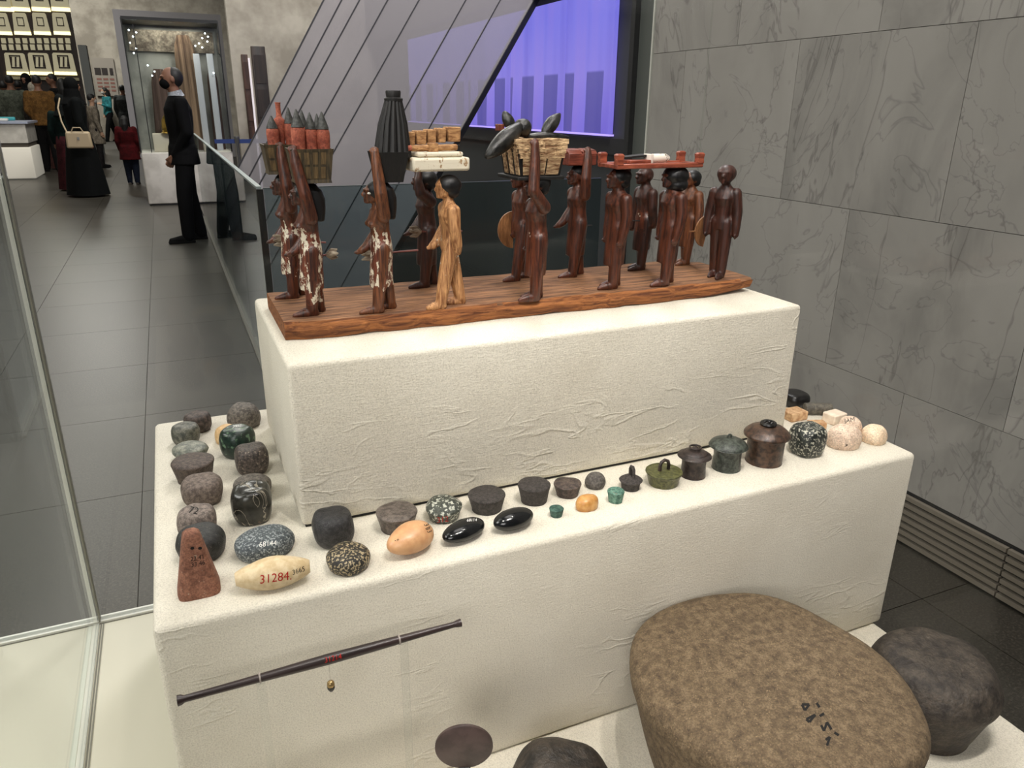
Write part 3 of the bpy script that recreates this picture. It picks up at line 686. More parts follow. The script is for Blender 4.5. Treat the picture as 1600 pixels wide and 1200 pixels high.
strokes(big, [(-1, 1, -.5, 1), (-.5, 1, -.8, .6), (-.8, .6, -1, 1), (0, 1.1, .2, .8), (-.7, 0, -.1, .3), (-.1, .3, -.5, -.2), (-.5, -.2, -.7, 0), (.2, .2, .5, .4), (.3, -.4, .5, -.8), (.5, -.8, .7, -.2), (.7, -.2, 1, -.7), (.6, -1.4, .9, -1.2), (.9, -1.2, .7, -1.8), (1.2, -.9, 1.5, -1.1)], 1276, 1124, 23, INK_B, .17)
# balance beam held by two clear acrylic posts, a plumb bob hangs below it
YS = -.045
A, B = aty(277, 1095, YS), aty(720, 973, YS)
M_BEAM = wood('beam_wood', srgb(34, 26, 25), srgb(62, 48, 46), 60, .35, (.06, 1, 1))
beam = empty('balance_beam', A, 'long thin dark balance beam with flared ends held in front of the plinth', 'balance beam')
dv = B-A
prof = [(0, .0062), (.012, .0058), (.022, .0040), (.1, .0041), (.25, .0047), (.27, .0050), (.5, .0066), (.74, .0054), (.76, .0049), (.9, .0041), (.972, .0036), (.985, .0046), (1, .0052)]
MB().tube([dv*t for t, r in prof], [r*.82 for t, r in prof], 20).build('beam_rod', M_BEAM, beam, True, 50)
for t in (.263, .757):
    MB().tube([dv*(t-.003), dv*(t+.003)], [.0052, .0052], 18).build('pale_band', flat('band_pale', srgb(150, 140, 132), .4), beam)
bpy.context.view_layer.update()
rod = [c for c in beam.children if c.name.startswith('beam_rod')][0]
ink(rod, '31214', 520, 1029, 8, 14, INK_R)
M_ACRYL = glassm('acrylic', (.975, .98, .978), ior=1.3)
for t, nm in ((.263, 'left'), (.775, 'right')):
    p = A+dv*t; zt = p.z-.006
    ps = empty('acrylic_post', (p.x, YS, ZP), 'clear acrylic post under the %s of the balance beam' % ('left third' if nm == 'left' else 'right third'), 'stand', 'acrylic posts')
    MB().box((-.004, -.0015, .0), (.004, .0015, zt-ZP)).build('post', M_ACRYL, ps, False)
    MB().tube([(-.004, 0, zt-ZP+.0005), (-.003, 0, zt-ZP-.001), (.003, 0, zt-ZP-.001), (.004, 0, zt-ZP+.0005)], .0008, 8).build('cradle', M_ACRYL, ps)
c = aty(517, 1071, YS)
bob = empty('plumb_bob', c, 'tiny black and brass plumb bob hanging on a thread under the beam', 'plumb bob')
MB().rev([(0, -.0075), (.0022, -.0062), (.0038, -.003), (.0038, -.0005)], 18).build('bob_weight', M['jet'], bob)
MB().rev([(.0036, -.0005), (.0038, .001), (.0034, .004), (.0015, .0058), (0, .006)], 18).build('bob_cap', flat('brass', srgb(168, 142, 96), .3, .7), bob)
tp = A+dv*((c.x-A.x)/dv.x)
MB().tube([(0, 0, .006), (0, 0, tp.z-c.z-.004)], .0003, 6).build('thread', flat('thread', srgb(190, 182, 166), .8), bob)
# brown disc on a small stand
YD = -.12
dc = aty(725, 1166, YD)
disc = empty('disc_on_stand', (dc.x, YD, ZP), 'thin dark brown upright oval disc on a small stand', 'disc', rz=R(-20))
h0 = dc.z-ZP
rx, rz = .0285, .027
rr = [[(rx*k*math.cos(2*math.pi*j/48), yy, h0+rz*k*math.sin(2*math.pi*j/48)) for j in range(48)] for yy, k in ((-.002, .96), (-.0012, 1), (.0012, 1), (.002, .96))]
MB().rings(rr).build('disc_plate', stone('disc_brown', srgb(62, 48, 45), srgb(82, 66, 62), 50, .45, .1), disc, True, 50)
MB().box((-.006, -.003, 0), (.006, .003, h0-rz+.002)).build('stem', flat('stem_dark', srgb(40, 34, 32), .5), disc, False, bevel=.001)
MB().box((-.014, -.012, 0), (.014, .012, .003)).build('foot', flat('foot_dark', srgb(40, 34, 32), .5), disc, False, bevel=.001)

# ------------------------------------------------------------------ the wooden procession on the upper plinth
ZT = ZU+.0225                       # top of the board
M_BOARD = wood('board_wood', srgb(84, 54, 34), srgb(164, 116, 78), 190, .85, (.07, 1, 1), bmp=1.0, bd=.004)
mb = MB(); rr = []
for i in range(91):
    t = i/90; x = .17+t*.688
    n1 = noise.noise(Vector((t*14, .3, 0))); n2 = noise.noise(Vector((t*30, 5.3, 0))); n3 = noise.noise(Vector((t*9, 9.1, 2)))
    yf = .211+.004*n1+.003*n2; yb = .385+.003*n3
    if t > .9: yf += (t-.9)*.10; yb -= (t-.9)*.28
    if t < .03: yf += (.03-t)*.2
    zt = ZT+.0008*n2; zb = ZU+.0006+(.003*max(0, noise.noise(Vector((t*11, 2, 7)))) if t > .03 else 0)+(max(0, t-.86)*.05)
    e = .005+.003*noise.noise(Vector((t*40, 1, 1)))
    ch = .004*max(0, noise.noise(Vector((t*22, 3, 8))))
    rr.append([(x, yf+.004, zb), (x, yf+.001+ch, zb+.006), (x, yf-.001+ch, zb+.012), (x, yf+e*.35, zt-.004), (x, yf+e, zt-.0007), (x, yf+.04, zt+.0006*n1), (x, (yf+yb)/2, zt), (x, yb-.03, zt+.0005*n3), (x, yb-.004, zt-.0005), (x, yb, zt-.004), (x, yb, zb+.003), (x, yb-.004, zb), (x, (yf+yb)/2, zb)])
mb.rings(rr)
M_BOARDF = wood('board_edge', srgb(92, 48, 22), srgb(176, 112, 62), 210, .85, (.06, 1, 1), bmp=1.0, bd=.005)
board = tag(mb.build('procession_board', M_BOARD, None, True, 35), 'weathered orange-brown wooden board under the procession of figures', 'board')

board.data.materials.append(M_BOARDF)
for p in board.data.polygons:
    if p.normal.z < .5 or p.center.y < .222+.012*noise.noise(Vector((p.center.x*40, 3, 1))): p.material_index = 1
RED1, RED2 = srgb(66, 30, 20), srgb(118, 62, 40)
WHITE_P = srgb(214, 204, 182)
M_FIGD = wood('figure_dark', srgb(30, 15, 11), srgb(72, 36, 24), 330, .45, coat=.12, bmp=.35)
M_FIGR = wood('figure_red', srgb(40, 18, 12), srgb(98, 50, 30), 330, .45, coat=.12, bmp=.35)
M_FIGB = wood('figure_brown', srgb(58, 30, 17), srgb(122, 72, 42), 330, .48, coat=.08, bmp=.35)
M_FIGT = wood('figure_tan', srgb(122, 74, 40), srgb(208, 156, 104), 330, .6, bmp=.5)
M_PAINT = wood('figure_painted', srgb(70, 34, 24), srgb(120, 64, 44), 330, .45, paint=WHITE_P, th=.515, pscale=150)
M_PAINTL = wood('figure_paint_few', srgb(52, 24, 17), srgb(104, 54, 34), 330, .35, paint=WHITE_P, th=.68, pscale=200, coat=.3)
M_PAINTT = wood('figure_tan_painted', srgb(122, 74, 40), srgb(208, 156, 104), 330, .6, paint=WHITE_P, th=.6, pscale=130)
M_WIG = flat('wig_black', srgb(14, 13, 14), .45)
M_EYE = flat('eye_white', srgb(226, 220, 205), .35)
FG = 'wooden procession figures'
def limb(mb, pts, rad):
    for a, b, ra, rb in zip(pts[:-1], pts[1:], rad[:-1], rad[1:]): mb.cap(a, b, ra, rb, 12)
def figure(P, H, yaw, mats, label, step=.1, armL='down', armR='down', skirt=False, wig=None, zone=(.2, .6), eyes=False, lean=0, headr=1.0, handL=None, female=False, FX=1.38, FY=1.15):
    t = empty('wooden_figure', (P[0], P[1], ZT-.0006), label, 'figurine', FG, rz=yaw)
    mb = MB(); k = H
    V = lambda x, y, z: (x*k*FX, y*k*FY, z*k)
    def E_(c, r): mb.ball(V(*c), (r[0]*k*1.3, r[1]*k*1.25, r[2]*k), 18, 12)
    # legs: left leg (towards the viewer) in front
    for s, fx in ((1, step/2), (-1, -step/2)):
        limb(mb, [V(0, .042*s, .5), V(fx*.55, .043*s, .27), V(fx, .042*s, .05)], [.068*k, .057*k, .045*k])
        limb(mb, [V(fx-.012, .042*s, .022), V(fx+.05, .043*s, .022), V(fx+.098, .046*s, .014)], [.036*k, .034*k, .02*k])
    # trunk
    tor = [(0, .44, .058, .08), (0, .5, .06, .086), (0, .57, .055, .075), (.004, .64, .052, .078), (.012, .71, .06, .098), (.004, .755, .052, .108), (0, .79, .044, .086), (.004, .83, .036, .042), (.01, .86, .034, .038)]
    mb.rings([[V(cx+lean*max(0, z-.45)+rx*math.cos(2*math.pi*j/20), ry*math.sin(2*math.pi*j/20), z) for j in range(20)] for cx, z, rx, ry in tor])
    if female:
        for s in (1, -1): E_((.055, .04*s, .685), (.026, .028, .028))
    if skirt:
        sk = [(.012, .2, .066, .066), (.01, .26, .068, .07), (.006, .36, .064, .078), (0, .46, .063, .086), (0, .52, .06, .084), (0, .585, .053, .076)]
        mb.rings([[V(cx+rx*math.cos(2*math.pi*j/20), ry*math.sin(2*math.pi*j/20), z) for j in range(20)] for cx, z, rx, ry in sk])
    # head with brow, nose, mouth, chin, ears
    hx = .014+lean*.42
    q = headr
    E_((hx, 0, .925), (.066*q, .056*q, .076)); E_((hx+.018, 0, .885), (.05*q, .042*q, .05))
    E_((hx+.066*q, 0, .905), (.02, .014, .02)); E_((hx+.058*q, 0, .94), (.016, .04, .012)); E_((hx+.058*q, 0, .87), (.016, .02, .009)); E_((hx+.052*q, 0, .85), (.02, .02, .014))
    for s in (1, -1): E_((hx-.008, .057*s*q, .905), (.016, .01, .022))
    def arm(s, mode):
        sh = (lean*.3, .104*s, .755)
        if mode == 'up': pts = [sh, (.015, .13*s, .92), (.028, .108*s, 1.13)]; hd = (.03, .1*s, 1.21)
        elif mode == 'upf': pts = [sh, (.025, .13*s, .93), (.055, .105*s, 1.15)]; hd = (.06, .098*s, 1.23)
        elif mode == 'upe': pts = [sh, (.085, .14*s, .89), (.07, .118*s, 1.12)]; hd = (.07, .11*s, 1.23)
        elif mode == 'upv': pts = [sh, (.01, .128*s, .9), (-.005, .11*s, 1.07)]; hd = (-.008, .1*s, 1.13)
        elif mode == 'ups': pts = [sh, (.07, .13*s, .83), (.08, .11*s, .93)]; hd = (.07, .1*s, 1.0)
        elif mode == 'fwd': pts = [sh, (-.012, .125*s, .61), (.06, .115*s, .49)]; hd = (.09, .112*s, .465)
        elif mode == 'out': pts = [sh, (0, .135*s, .6), (.012, .142*s, .47)]; hd = (.016, .145*s, .4)
        elif mode == 'stump': pts = [sh, (0, .118*s, .62), (-.02, .11*s, .5)]; hd = (-.024, .105*s, .46)
        else: pts = [sh, (-.006, .118*s, .61), (.012, .11*s, .47)]; hd = (.02, .105*s, .41)
        limb(mb, [V(*p) for p in pts], [.052*k, .047*k, .04*k])
        limb(mb, [V(*pts[-1]), V(*hd)], [.04*k, .032*k])
        a, b = Vector(pts[-1]), Vector(hd); d = (b-a).normalized(); side = Vector((1, 0, 0)) if abs(d.z) > .6 else Vector((0, 0, 1))
        for j in range(4):           # carved fingers and thumb
            o_ = side*(.012*(j-1.5)); limb(mb, [V(*(b+o_*.7)), V(*(b+o_+d*(.04-.006*abs(j-1.4))))], [.0095*k, .008*k])
        limb(mb, [V(*(b-d*.012+side*.016)), V(*(b+d*.016+side*.03))], [.0095*k, .0075*k])
    arm(1, armL); arm(-1, armR)
    body = mb.remesh('body', mats[0], .0078*k, t, 3)
    if len(mats) > 1:
        body.data.materials.append(mats[1])
        for p in body.data.polygons:
            z = p.center.z/k+.07*noise.noise(p.center*160)
            if zone[0] < z < zone[1] and abs(p.center.y) < .098*k: p.material_index = 1
    if wig:
        w = MB()
        if wig == 'long':
            w.ball(V(hx-.014, 0, .93), (.078*1.3*k, .069*1.25*k, .079*1.03*k), 18, 12)
            w.rings([[V(cx+rx*math.cos(2*math.pi*j/18), ry*math.sin(2*math.pi*j/18), z) for j in range(18)] for cx, z, rx, ry in ((-.05, .72, .035, .075), (-.05, .8, .045, .08), (-.042, .88, .055, .078), (-.03, .95, .05, .07))])
        elif wig == 'big':
            w.ball(V(hx-.02, 0, .935), (.09*1.3*k, .085*1.25*k, .082*1.03*k), 18, 12); w.ball(V(hx-.03, 0, .86), (.075*1.3*k, .083*1.25*k, .065*1.03*k), 18, 10)
        elif wig == 'bob':
            w.ball(V(hx-.018, 0, .935), (.075*1.3*k, .069*1.25*k, .074*1.03*k), 18, 12); w.ball(V(hx-.035, 0, .885), (.045*1.3*k, .064*1.25*k, .05*1.03*k), 18, 10)
        else:
            w.ball(V(hx-.012, 0, .95), (.069*1.3*k, .062*1.25*k, .062*1.03*k), 18, 12)
        w.remesh('wig', M_WIG, .009*k, t, 2)
    if eyes:
        for s in (1, -1):
            MB().ball(V(hx+.045, .04*s, .916), (.018*k, .01*k, .0085*k), 10, 6).build('eye', M_EYE, t)
    return t
PI = math.pi
Hh = .156
figure((.212, .249), .155, PI, (M_FIGR, M_PAINT), 'front left wooden woman carrying a panelled basket of red jars, white paint on skirt', .05, 'upf', 'fwd', True, 'long', (.12, .66), female=True)
figure((.204, .346), .157, PI, (M_FIGR, M_PAINT), 'wooden woman behind the front left one carrying the rearmost jar basket', .05, 'up', 'fwd', True, 'cap', (.22, .6), female=True)
figure((.293, .234), .156, PI, (M_FIGB, M_PAINT), 'wooden woman with white painted eye carrying a black ribbed cone load', .09, 'up', 'fwd', True, 'long', (.2, .62), eyes=True, female=True)
figure((.386, .344), .157, PI, (M_FIGD,), 'dark brown wooden figure behind the pale tan one under the white box', .08, 'ups', 'fwd', True, 'bob')
figure((.377, .226), .160, PI, (M_FIGT, M_PAINTT), 'pale tan stripped-wood figure striding under the white box', .17, 'stump', 'fwd', False, 'bob', (.3, .56), FX=1.12, FY=1.05)
figure((.526, .337), .157, PI, (M_FIGR,), 'reddish wooden figure half hidden behind the front bread carrier', .13, 'upv', 'down', False, 'cap', FX=1.2)
figure((.495, .221), .160, PI, (M_FIGR, M_PAINTL), 'reddish front wooden figure with bent raised arm carrying the bread basket', .05, 'upe', 'down', True, 'bob', (.12, .58))
figure((.613, .33), .160, PI, (M_FIGR,), 'reddish wooden figure with a black cap carrying a small red box', .09, 'upv', 'fwd', True, 'cap')
figure((.627, .242), .163, PI, (M_FIGR,), 'wooden figure with arms at its sides under the left end of the bed', .06, 'down', 'down', True, 'bob')
figure((.734, .338), .156, PI, (M_FIGD, M_PAINTL), 'dark wooden figure behind the bed bearers, white specks at the waist', .05, 'stump', 'out', True, None, (.4, .6))
figure((.709, .232), .163, PI, (M_FIGR,), 'wooden figure with a large dark head under the right end of the bed', .08, 'down', 'down', True, 'big')
figure((.826, .348), .147, PI+.1, (M_FIGB,), 'small lighter brown wooden figure with a short black wig at the back right', .05, 'out', 'down', True, 'bob')
figure((.811, .247), .164, PI+.62, (M_FIGD,), 'bald dark wooden figure standing alone at the right end of the board', .04, 'out', 'out', False, None, headr=1.2, FX=1.25, FY=.92)

def pxbox(x0, x1, y0, y1, Y):
    a = aty(x0, (y0+y1)/2, Y).x; b = aty(x1, (y0+y1)/2, Y).x
    return a, b, aty((x0+x1)/2, y1, Y).z, aty((x0+x1)/2, y0, Y).z
# --- baskets with jars
M_BASK = wood('basket_olive', srgb(40, 34, 24), srgb(84, 70, 46), 240, .6, bmp=.5)
M_PANEL = wood('basket_panel', srgb(74, 58, 36), srgb(114, 92, 58), 240, .6, bmp=.4)
M_JAR = stone('jar_red', srgb(138, 66, 48), srgb(176, 98, 74), 90, .75, .35)
M_STOP = stone('jar_stopper', srgb(38, 38, 36), srgb(72, 72, 68), 110, .5, .4)
def basket(px, Y, depth, label, panels, tap=.82, mats=(M_BASK, M_PANEL), flare=True):
    x0, x1, z0, z1 = pxbox(*px, Y-depth/2)
    cx, w, h = (x0+x1)/2, (x1-x0)/2, z1-z0
    t = empty('basket', (cx, Y, z0), label, 'basket', 'baskets carried by the figures')
    d = depth/2; mb = MB()
    prof = [(tap*1.04, 0), (tap, .1), (tap+.06, .4), (.96, .85), (1.02, 1)] if flare else [(tap, 0), (1, 1)]
    def rg(k, z): return [(-w*k, -d*k, z*h), (w*k, -d*k, z*h), (w*k, d*k, z*h), (-w*k, d*k, z*h)]
    rr = [rg(k, z) for k, z in prof]+[rg(prof[-1][0]-.08, 1.0), rg(prof[-2][0]-.1, .8)]
    mb.rings(rr); mb.build('basket_body', mats[0], t, False)
    for i in range(panels):
        for row in ((.14, .48), (.55, .9)):
            a = -w*.82+i*(w*1.64/panels); b = a+w*1.64/panels*.62
            kz = lambda z: np.interp(z, [p[1] for p in prof], [p[0] for p in prof])
            po = [(a*kz(row[0]), -d*kz(row[0])-.0004, row[0]*h), (b*kz(row[0]), -d*kz(row[0])-.0004, row[0]*h), (b*kz(row[1]), -d*kz(row[1])-.0004, row[1]*h), (a*kz(row[1]), -d*kz(row[1])-.0004, row[1]*h)]
            MB().prism(po, (0, .0006, 0)).build('painted_panel', mats[1], t, False)
    return t, cx, z0, z1
JG = 'red pottery jars in the baskets'
def jar(px, ytop, ybot, Y, wpx, label, neck=False, stop=.4, tilt=0):
    b = aty(px, ybot, Y); tp = aty(px, ytop, Y); h = tp.z-b.z; r = (aty(px+wpx/2, ybot, Y).x-aty(px-wpx/2, ybot, Y).x)/2
    t = empty('jar', (b.x, Y, b.z), label, 'jar', JG); t.rotation_euler = (0, R(tilt), 0)
    if neck:
        MB().rev(smooth_prof([(0, 0), (r*.55, 0), (r*.75, h*.2), (r, h*.5), (r*.9, h*.62), (r*.45, h*.7), (r*.42, h*.95), (r*.5, h), (0, h)], 3), 22).build('jar_body', M_JAR, t, True, 60)
    else:
        k = 1-stop
        MB().rev(smooth_prof([(0, 0), (r*.85, 0), (r*.9, h*.1), (r, h*k*.75), (r*.9, h*k*.97), (r*.7, h*k), (0, h*k)], 3), 22).build('jar_body', M_JAR, t, True, 60)
        MB().rev(smooth_prof([(0, h*k), (r*.86, h*k), (r*.9, h*k+.001), (r*.7, h*(k+.35*stop)), (r*.35, h*(k+.75*stop)), (r*.1, h), (0, h)], 3), 18).build('stopper', M_STOP, t, True, 60)
    return t
basket((414, 470, 226, 273), .346, .042, 'dark olive basket of red jars on the rear left figure', 3)
basket((456, 523, 233, 287), .249, .042, 'panelled olive-brown basket of red jars on the front left woman', 4)
jar(428, 181, 230, .34, 20, 'short red jar with a black stopper, leftmost in the rear basket')
jar(440, 160, 230, .35, 19, 'tall red bottle with a narrow neck in the rear basket', True)
jar(455, 168, 230, .345, 17, 'red jar with pointed black stopper beside the tall bottle')
jar(468, 171, 240, .243, 22, 'red jar with black conical stopper, leftmost in the front basket')
jar(488, 176, 240, .246, 19, 'red jar with black stopper, middle of the front basket')
jar(507, 175, 242, .244, 21, 'red jar with black cone stopper, rightmost in the front basket')
jar(476, 172, 236, .262, 17, 'red jar at the back of the front basket, black stopper glinting')
jar(499, 178, 238, .262, 16, 'small red jar behind the two right-hand jars of the front basket')
# --- black basket with ribbed cone
M_BLK = wood('black_wood', srgb(9, 8, 8), srgb(24, 21, 19), 240, .6, bmp=.5)
t, cx, z0, z1 = basket((588, 640, 238, 286), .236, .04, 'plain black tapered basket under the ribbed cone', 0, .68, (M_BLK, M_BLK), False)
a = aty(613, 240, .24); tp = aty(620, 149, .24); h = tp.z-a.z
cn = empty('ribbed_cone', (a.x, .24, a.z), 'tall black ribbed cone bundle tied near its top', 'cone')
w0, w1 = .0185, .0078
for j in range(14):
    aa = 2*math.pi*j/14; f = .003
    MB().tube([(math.cos(aa)*w0, math.sin(aa)*w0, -.004), (math.cos(aa)*(w0*.6+w1*.4)+.002, math.sin(aa)*(w0*.6+w1*.4), h*.5), (math.cos(aa)*w1+.004, math.sin(aa)*w1, h*.93)], [.0046, .0034, .0022], 8).build('rib', M_BLK, cn)
MB().tube([(0, 0, -.003), (.004, 0, h*.93)], [w0, w1], 20).build('core', M_BLK, cn)
MB().rev([(0, 0), (.0105, 0), (.0108, .003), (.0082, .0045), (.0088, .01), (.0082, .0115), (0, .0115)], 24, (.004, 0, h*.9)).build('tie', M_BLK, cn)
# --- white box with blocks on top
M_WBOX = wood('white_box', srgb(150, 118, 84), srgb(170, 140, 104), 200, .8, paint=srgb(222, 212, 190), th=.4, pscale=160, stretch=(.1, 1, 1))
M_BREADP = wood('tan_block', srgb(128, 84, 48), srgb(196, 150, 100), 280, .8, stretch=(.3, 1, 1), bmp=.8)
x0, x1, z0, z1 = pxbox(645, 735, 238, 268, .215)
wb = empty('white_box', ((x0+x1)/2, .250, z0), 'flaking white painted flat box on the dark and tan figures', 'box')
w = (x1-x0)/2
MB().box((-w, -.035, 0), (w, .035, z1-z0-.006)).build('box_body', M_WBOX, wb, True, 30, bevel=.003)
MB().box((-w*.78, -.031, z1-z0-.0055), (w*.8, .031, z1-z0)).build('box_lid', M_WBOX, wb, True, 30, bevel=.002)
xa, xb, za, zb_ = pxbox(640, 714, 221, 236, .232)
rl = empty('tied_roll', ((xa+xb)/2, .232, z1), 'tan wooden roll with a square band lying on the white box', 'roll')
rw = (xb-xa)/2
MB().tube([(-rw, 0, .004), (-rw*.9, 0, .004), (rw*.96, 0, .0045), (rw, 0, .0045)], [.0028, .0036, .0038, .003], 14).build('roll_bar', M_BREADP, rl)
MB().box((-.007, -.005, -.001), (.0045, .005, .0098)).build('band', M_BREADP, rl, False, bevel=.0008)
MB().ball((-rw-.003, 0, .004), (.007, .005, .0045), 14, 9).build('red_end', M_JAR, rl)
xa, xb, za, zb_ = pxbox(634, 720, 196, 226, .26)
rk = empty('block_rack', ((xa+xb)/2, .262, z1), 'row of five rough tan blocks standing on the white box', 'rack'); rw = (xb-xa)/2
for i, (p, q) in enumerate(((-1, -.74), (-.69, -.33), (-.28, .02), (.1, .38), (.45, .92))):
    MB().box((p*rw, -.011, .006+.001*i), (q*rw, .011, .0215+.0014*i), .94).build('block', M_BREADP, rk, True, 30, bevel=.0012)
MB().box((-rw*.96, -.009, -.001), (rw*.9, .009, .006)).build('rack_base', M_BLK, rk, False)
# --- bread basket with dark birds on top
M_BREAD = wood('bread_flaky', srgb(112, 72, 40), srgb(228, 194, 148), 184, .85, stretch=(.25, 1, 1.4), bmp=1.0, bd=.004)
x0, x1, z0, z1 = pxbox(811, 888, 217, 283, .205)
bb = empty('bread_basket', ((x0+x1)/2, .240, z0+.001), 'flaking tan and black basket on the two reddish bearers', 'basket'); w = (x1-x0)/2; h = z1-z0
MB().box((-w*1.0, -.033, 0), (w*.9, .033, .0045)).build('base_tray', M_BLK, bb, False, bevel=.001)
MB().box((-w, -.031, .004), (w, .031, h*.86), .82).build('basket_body', M_BLK, bb, True, 30, bevel=.001)
for i, (p, q) in enumerate(((-.72, -.36), (-.3, .14), (.2, .7))):
    MB().prism([(p*w*1.0, -.0262, .006), (q*w, -.0262, .006), (q*w*1.12, -.0315, h*.6), (p*w*1.12, -.0315, h*.6)], (0, -.0012, 0)).build('tan_panel', M_BREAD, bb, False)
for i in range(3):
    y0 = -.026+i*.0175; MB().prism([(-w*.83, y0, .006), (-w*.83, y0+.010, .006), (-w*.98, y0+.011, h*.8), (-w*.98, y0-.001, h*.8)], (-.0012, 0, 0)).build('tan_panel', M_BREAD, bb, False)
for i in range(4):
    zz = h*(.52+.11*i); MB().rings([[(xx*w*(.9+.05*i)*(1+.03*noise.noise(Vector((xx*3, i, 0)))), sgn*.0315+.002*noise.noise(Vector((xx*9+i, 2, sgn)))-.0005, zz+dz+.0016*noise.noise(Vector((xx*7, i*3, dz*900)))) for sgn, dz in ((-1, 0), (1, 0), (1, h*.12), (-1, h*.12))] for xx in np.linspace(-1, 1, 22)]).build('flaky_layer', M_BREAD, bb, True, 25)
M_BIRD = stone('black_bird', srgb(15, 15, 15), srgb(44, 43, 40), 110, .28, .35)
def bird(pa, pb, Y0, Y1, r, label, bend=0):
    A_, B_ = aty(*pa, Y0), aty(*pb, Y1); d = B_-A_; m = empty('black_goose', A_, label, 'goose', 'black geese on the bread basket'); n = 9
    pts = [d*(i/n)+Vector((0, 0, bend*math.sin(math.pi*i/n))) for i in range(n+1)]
    MB().tube(pts, [max(.0008, r*math.sin(math.pi*(.06+.9*(i/n)))**.8) for i in range(n+1)], 16).build('goose_body', M_BIRD, m, True, 70)
    return m
bird((760, 246), (818, 192), .215, .235, .0115, 'largest black goose hanging down over the basket left edge')
bird((787, 174), (803, 207), .262, .255, .0075, 'small black goose head sticking up behind the largest goose')
g = bird((808, 190), (826, 210), .235, .24, .0115, 'round black goose lying next to the largest goose')
bird((847, 214), (875, 178), .245, .255, .0088, 'black goose wing pointing up at the right of the basket', .001)
bird((818, 214), (888, 214), .24, .24, .0062, 'long flat black goose lying along the basket top')
M_REDW = wood('red_chip_wood', srgb(74, 36, 26), srgb(120, 62, 46), 200, .5)
rb = aty(781, 199, .262); o = MB().box((-.005, -.004, -.004), (.005, .004, .004)).build('red_chip', M_REDW, None, True, 30, bevel=.001); o.location = rb; tag(o, 'small reddish chip poking out behind the largest black goose', 'chip')
# --- red box
M_REDW = wood('red_box', srgb(84, 36, 26), srgb(134, 66, 48), 200, .5, stretch=(.15, 1, 1))
x0, x1, z0, z1 = pxbox(890, 934, 234, 259, .31)
rbx = empty('red_box', ((x0+x1)/2, .332, z0), 'small red wooden box on the black-capped figure', 'box'); w = (x1-x0)/2; h = z1-z0
MB().box((-w, -.02, 0), (w, .02, h*.74)).build('box_body', M_REDW, rbx, True, 30, bevel=.0015)
for a_, b_ in ((-1, -.08), (.04, 1)):
    MB().rings([[(xx*w, yy, h*.72+zz) for yy, zz in ((-.0205, 0), (.0205, 0), (.017, h*.26*k), (0, h*.33*k), (-.017, h*.26*k))] for xx, k in ((a_, .6), (a_+.1*(b_-a_), 1), (b_-.1*(b_-a_), 1), (b_, .6))]).build('box_lid', M_REDW, rbx, True, 30)
# --- bed carried by three figures
M_BED = wood('bed_red', srgb(104, 44, 30), srgb(160, 84, 60), 200, .4, stretch=(.12, 1, 1), paint=srgb(216, 196, 172), th=.66, pscale=60, coat=.3)
x0, x1, z0, z1 = pxbox(962, 1097, 252, 263, .218)
bed = empty('model_bed', ((x0+x1)/2, .240, z0), 'red wooden model bed with upturned corner legs carried on heads', 'bed'); w = (x1-x0)/2; h = .0065
for yy in (-.0215, .0215):
    MB().box((-w, yy-.004, 0), (w, yy+.004, h)).build('side_rail', M_BED, bed, True, 30, bevel=.0015)
for xx in (-w+.004, w-.004):
    MB().box((xx-.004, -.0215, .0005), (xx+.004, .0215, h-.0005)).build('end_rail', M_BED, bed, True, 30, bevel=.001)
MB().box((-w+.006, -.02, .001), (w-.006, .02, h-.002)).build('bed_board', M_BED, bed, False)
for xx in (-w+.005, w-.005):
    for yy in (-.0215, .0215):
        MB().rings([[(xx+a*k, yy+b*k, zz) for a, b in ((-.005, -.0045), (.005, -.0045), (.005, .0045), (-.005, .0045))] for zz, k in ((h-.001, 1), (.012, .9), (.0175, 1.05), (.0195, .7))]).build('bed_leg', M_BED, bed, True, 40)
xa, xb, za, zb_ = pxbox(978, 1046, 238, 252, .238)
rol = empty('white_roll', ((xa+xb)/2, .238, z0+h-.001), 'white speckled bundle with dark cover lying on the model bed', 'bundle'); rw = (xb-xa)/2
MB().tube([(rw*.1, 0, .006), (rw*.2, 0, .0062), (rw*.8, 0, .0062), (rw*.97, 0, .0058)], [.005, .006, .0058, .003], 16).build('bundle', wood('bundle_white', srgb(70, 58, 50), srgb(110, 96, 84), 240, .7, paint=srgb(226, 218, 204), th=.42, pscale=140), rol)
MB().box((-.002, -.008, 0), (.004, .008, .012)).build('band', flat('band_white', srgb(220, 208, 196), .6), rol, False, bevel=.0008)
MB().box((-rw, -.012, 0), (-.002, .012, .005)).build('frame_board', M_BED, rol, False, bevel=.001)
MB().rings([[(xx, yy, .006+zz+.004*max(0, (xx+rw)/(1.6*rw))) for yy, zz in ((0, 0), (.02, 0), (.02, .0025), (0, .0025))] for xx in (-rw, -rw*.4, 0, rw*.5, rw*.62)]).build('dark_cover', M_BLK, rol, False)
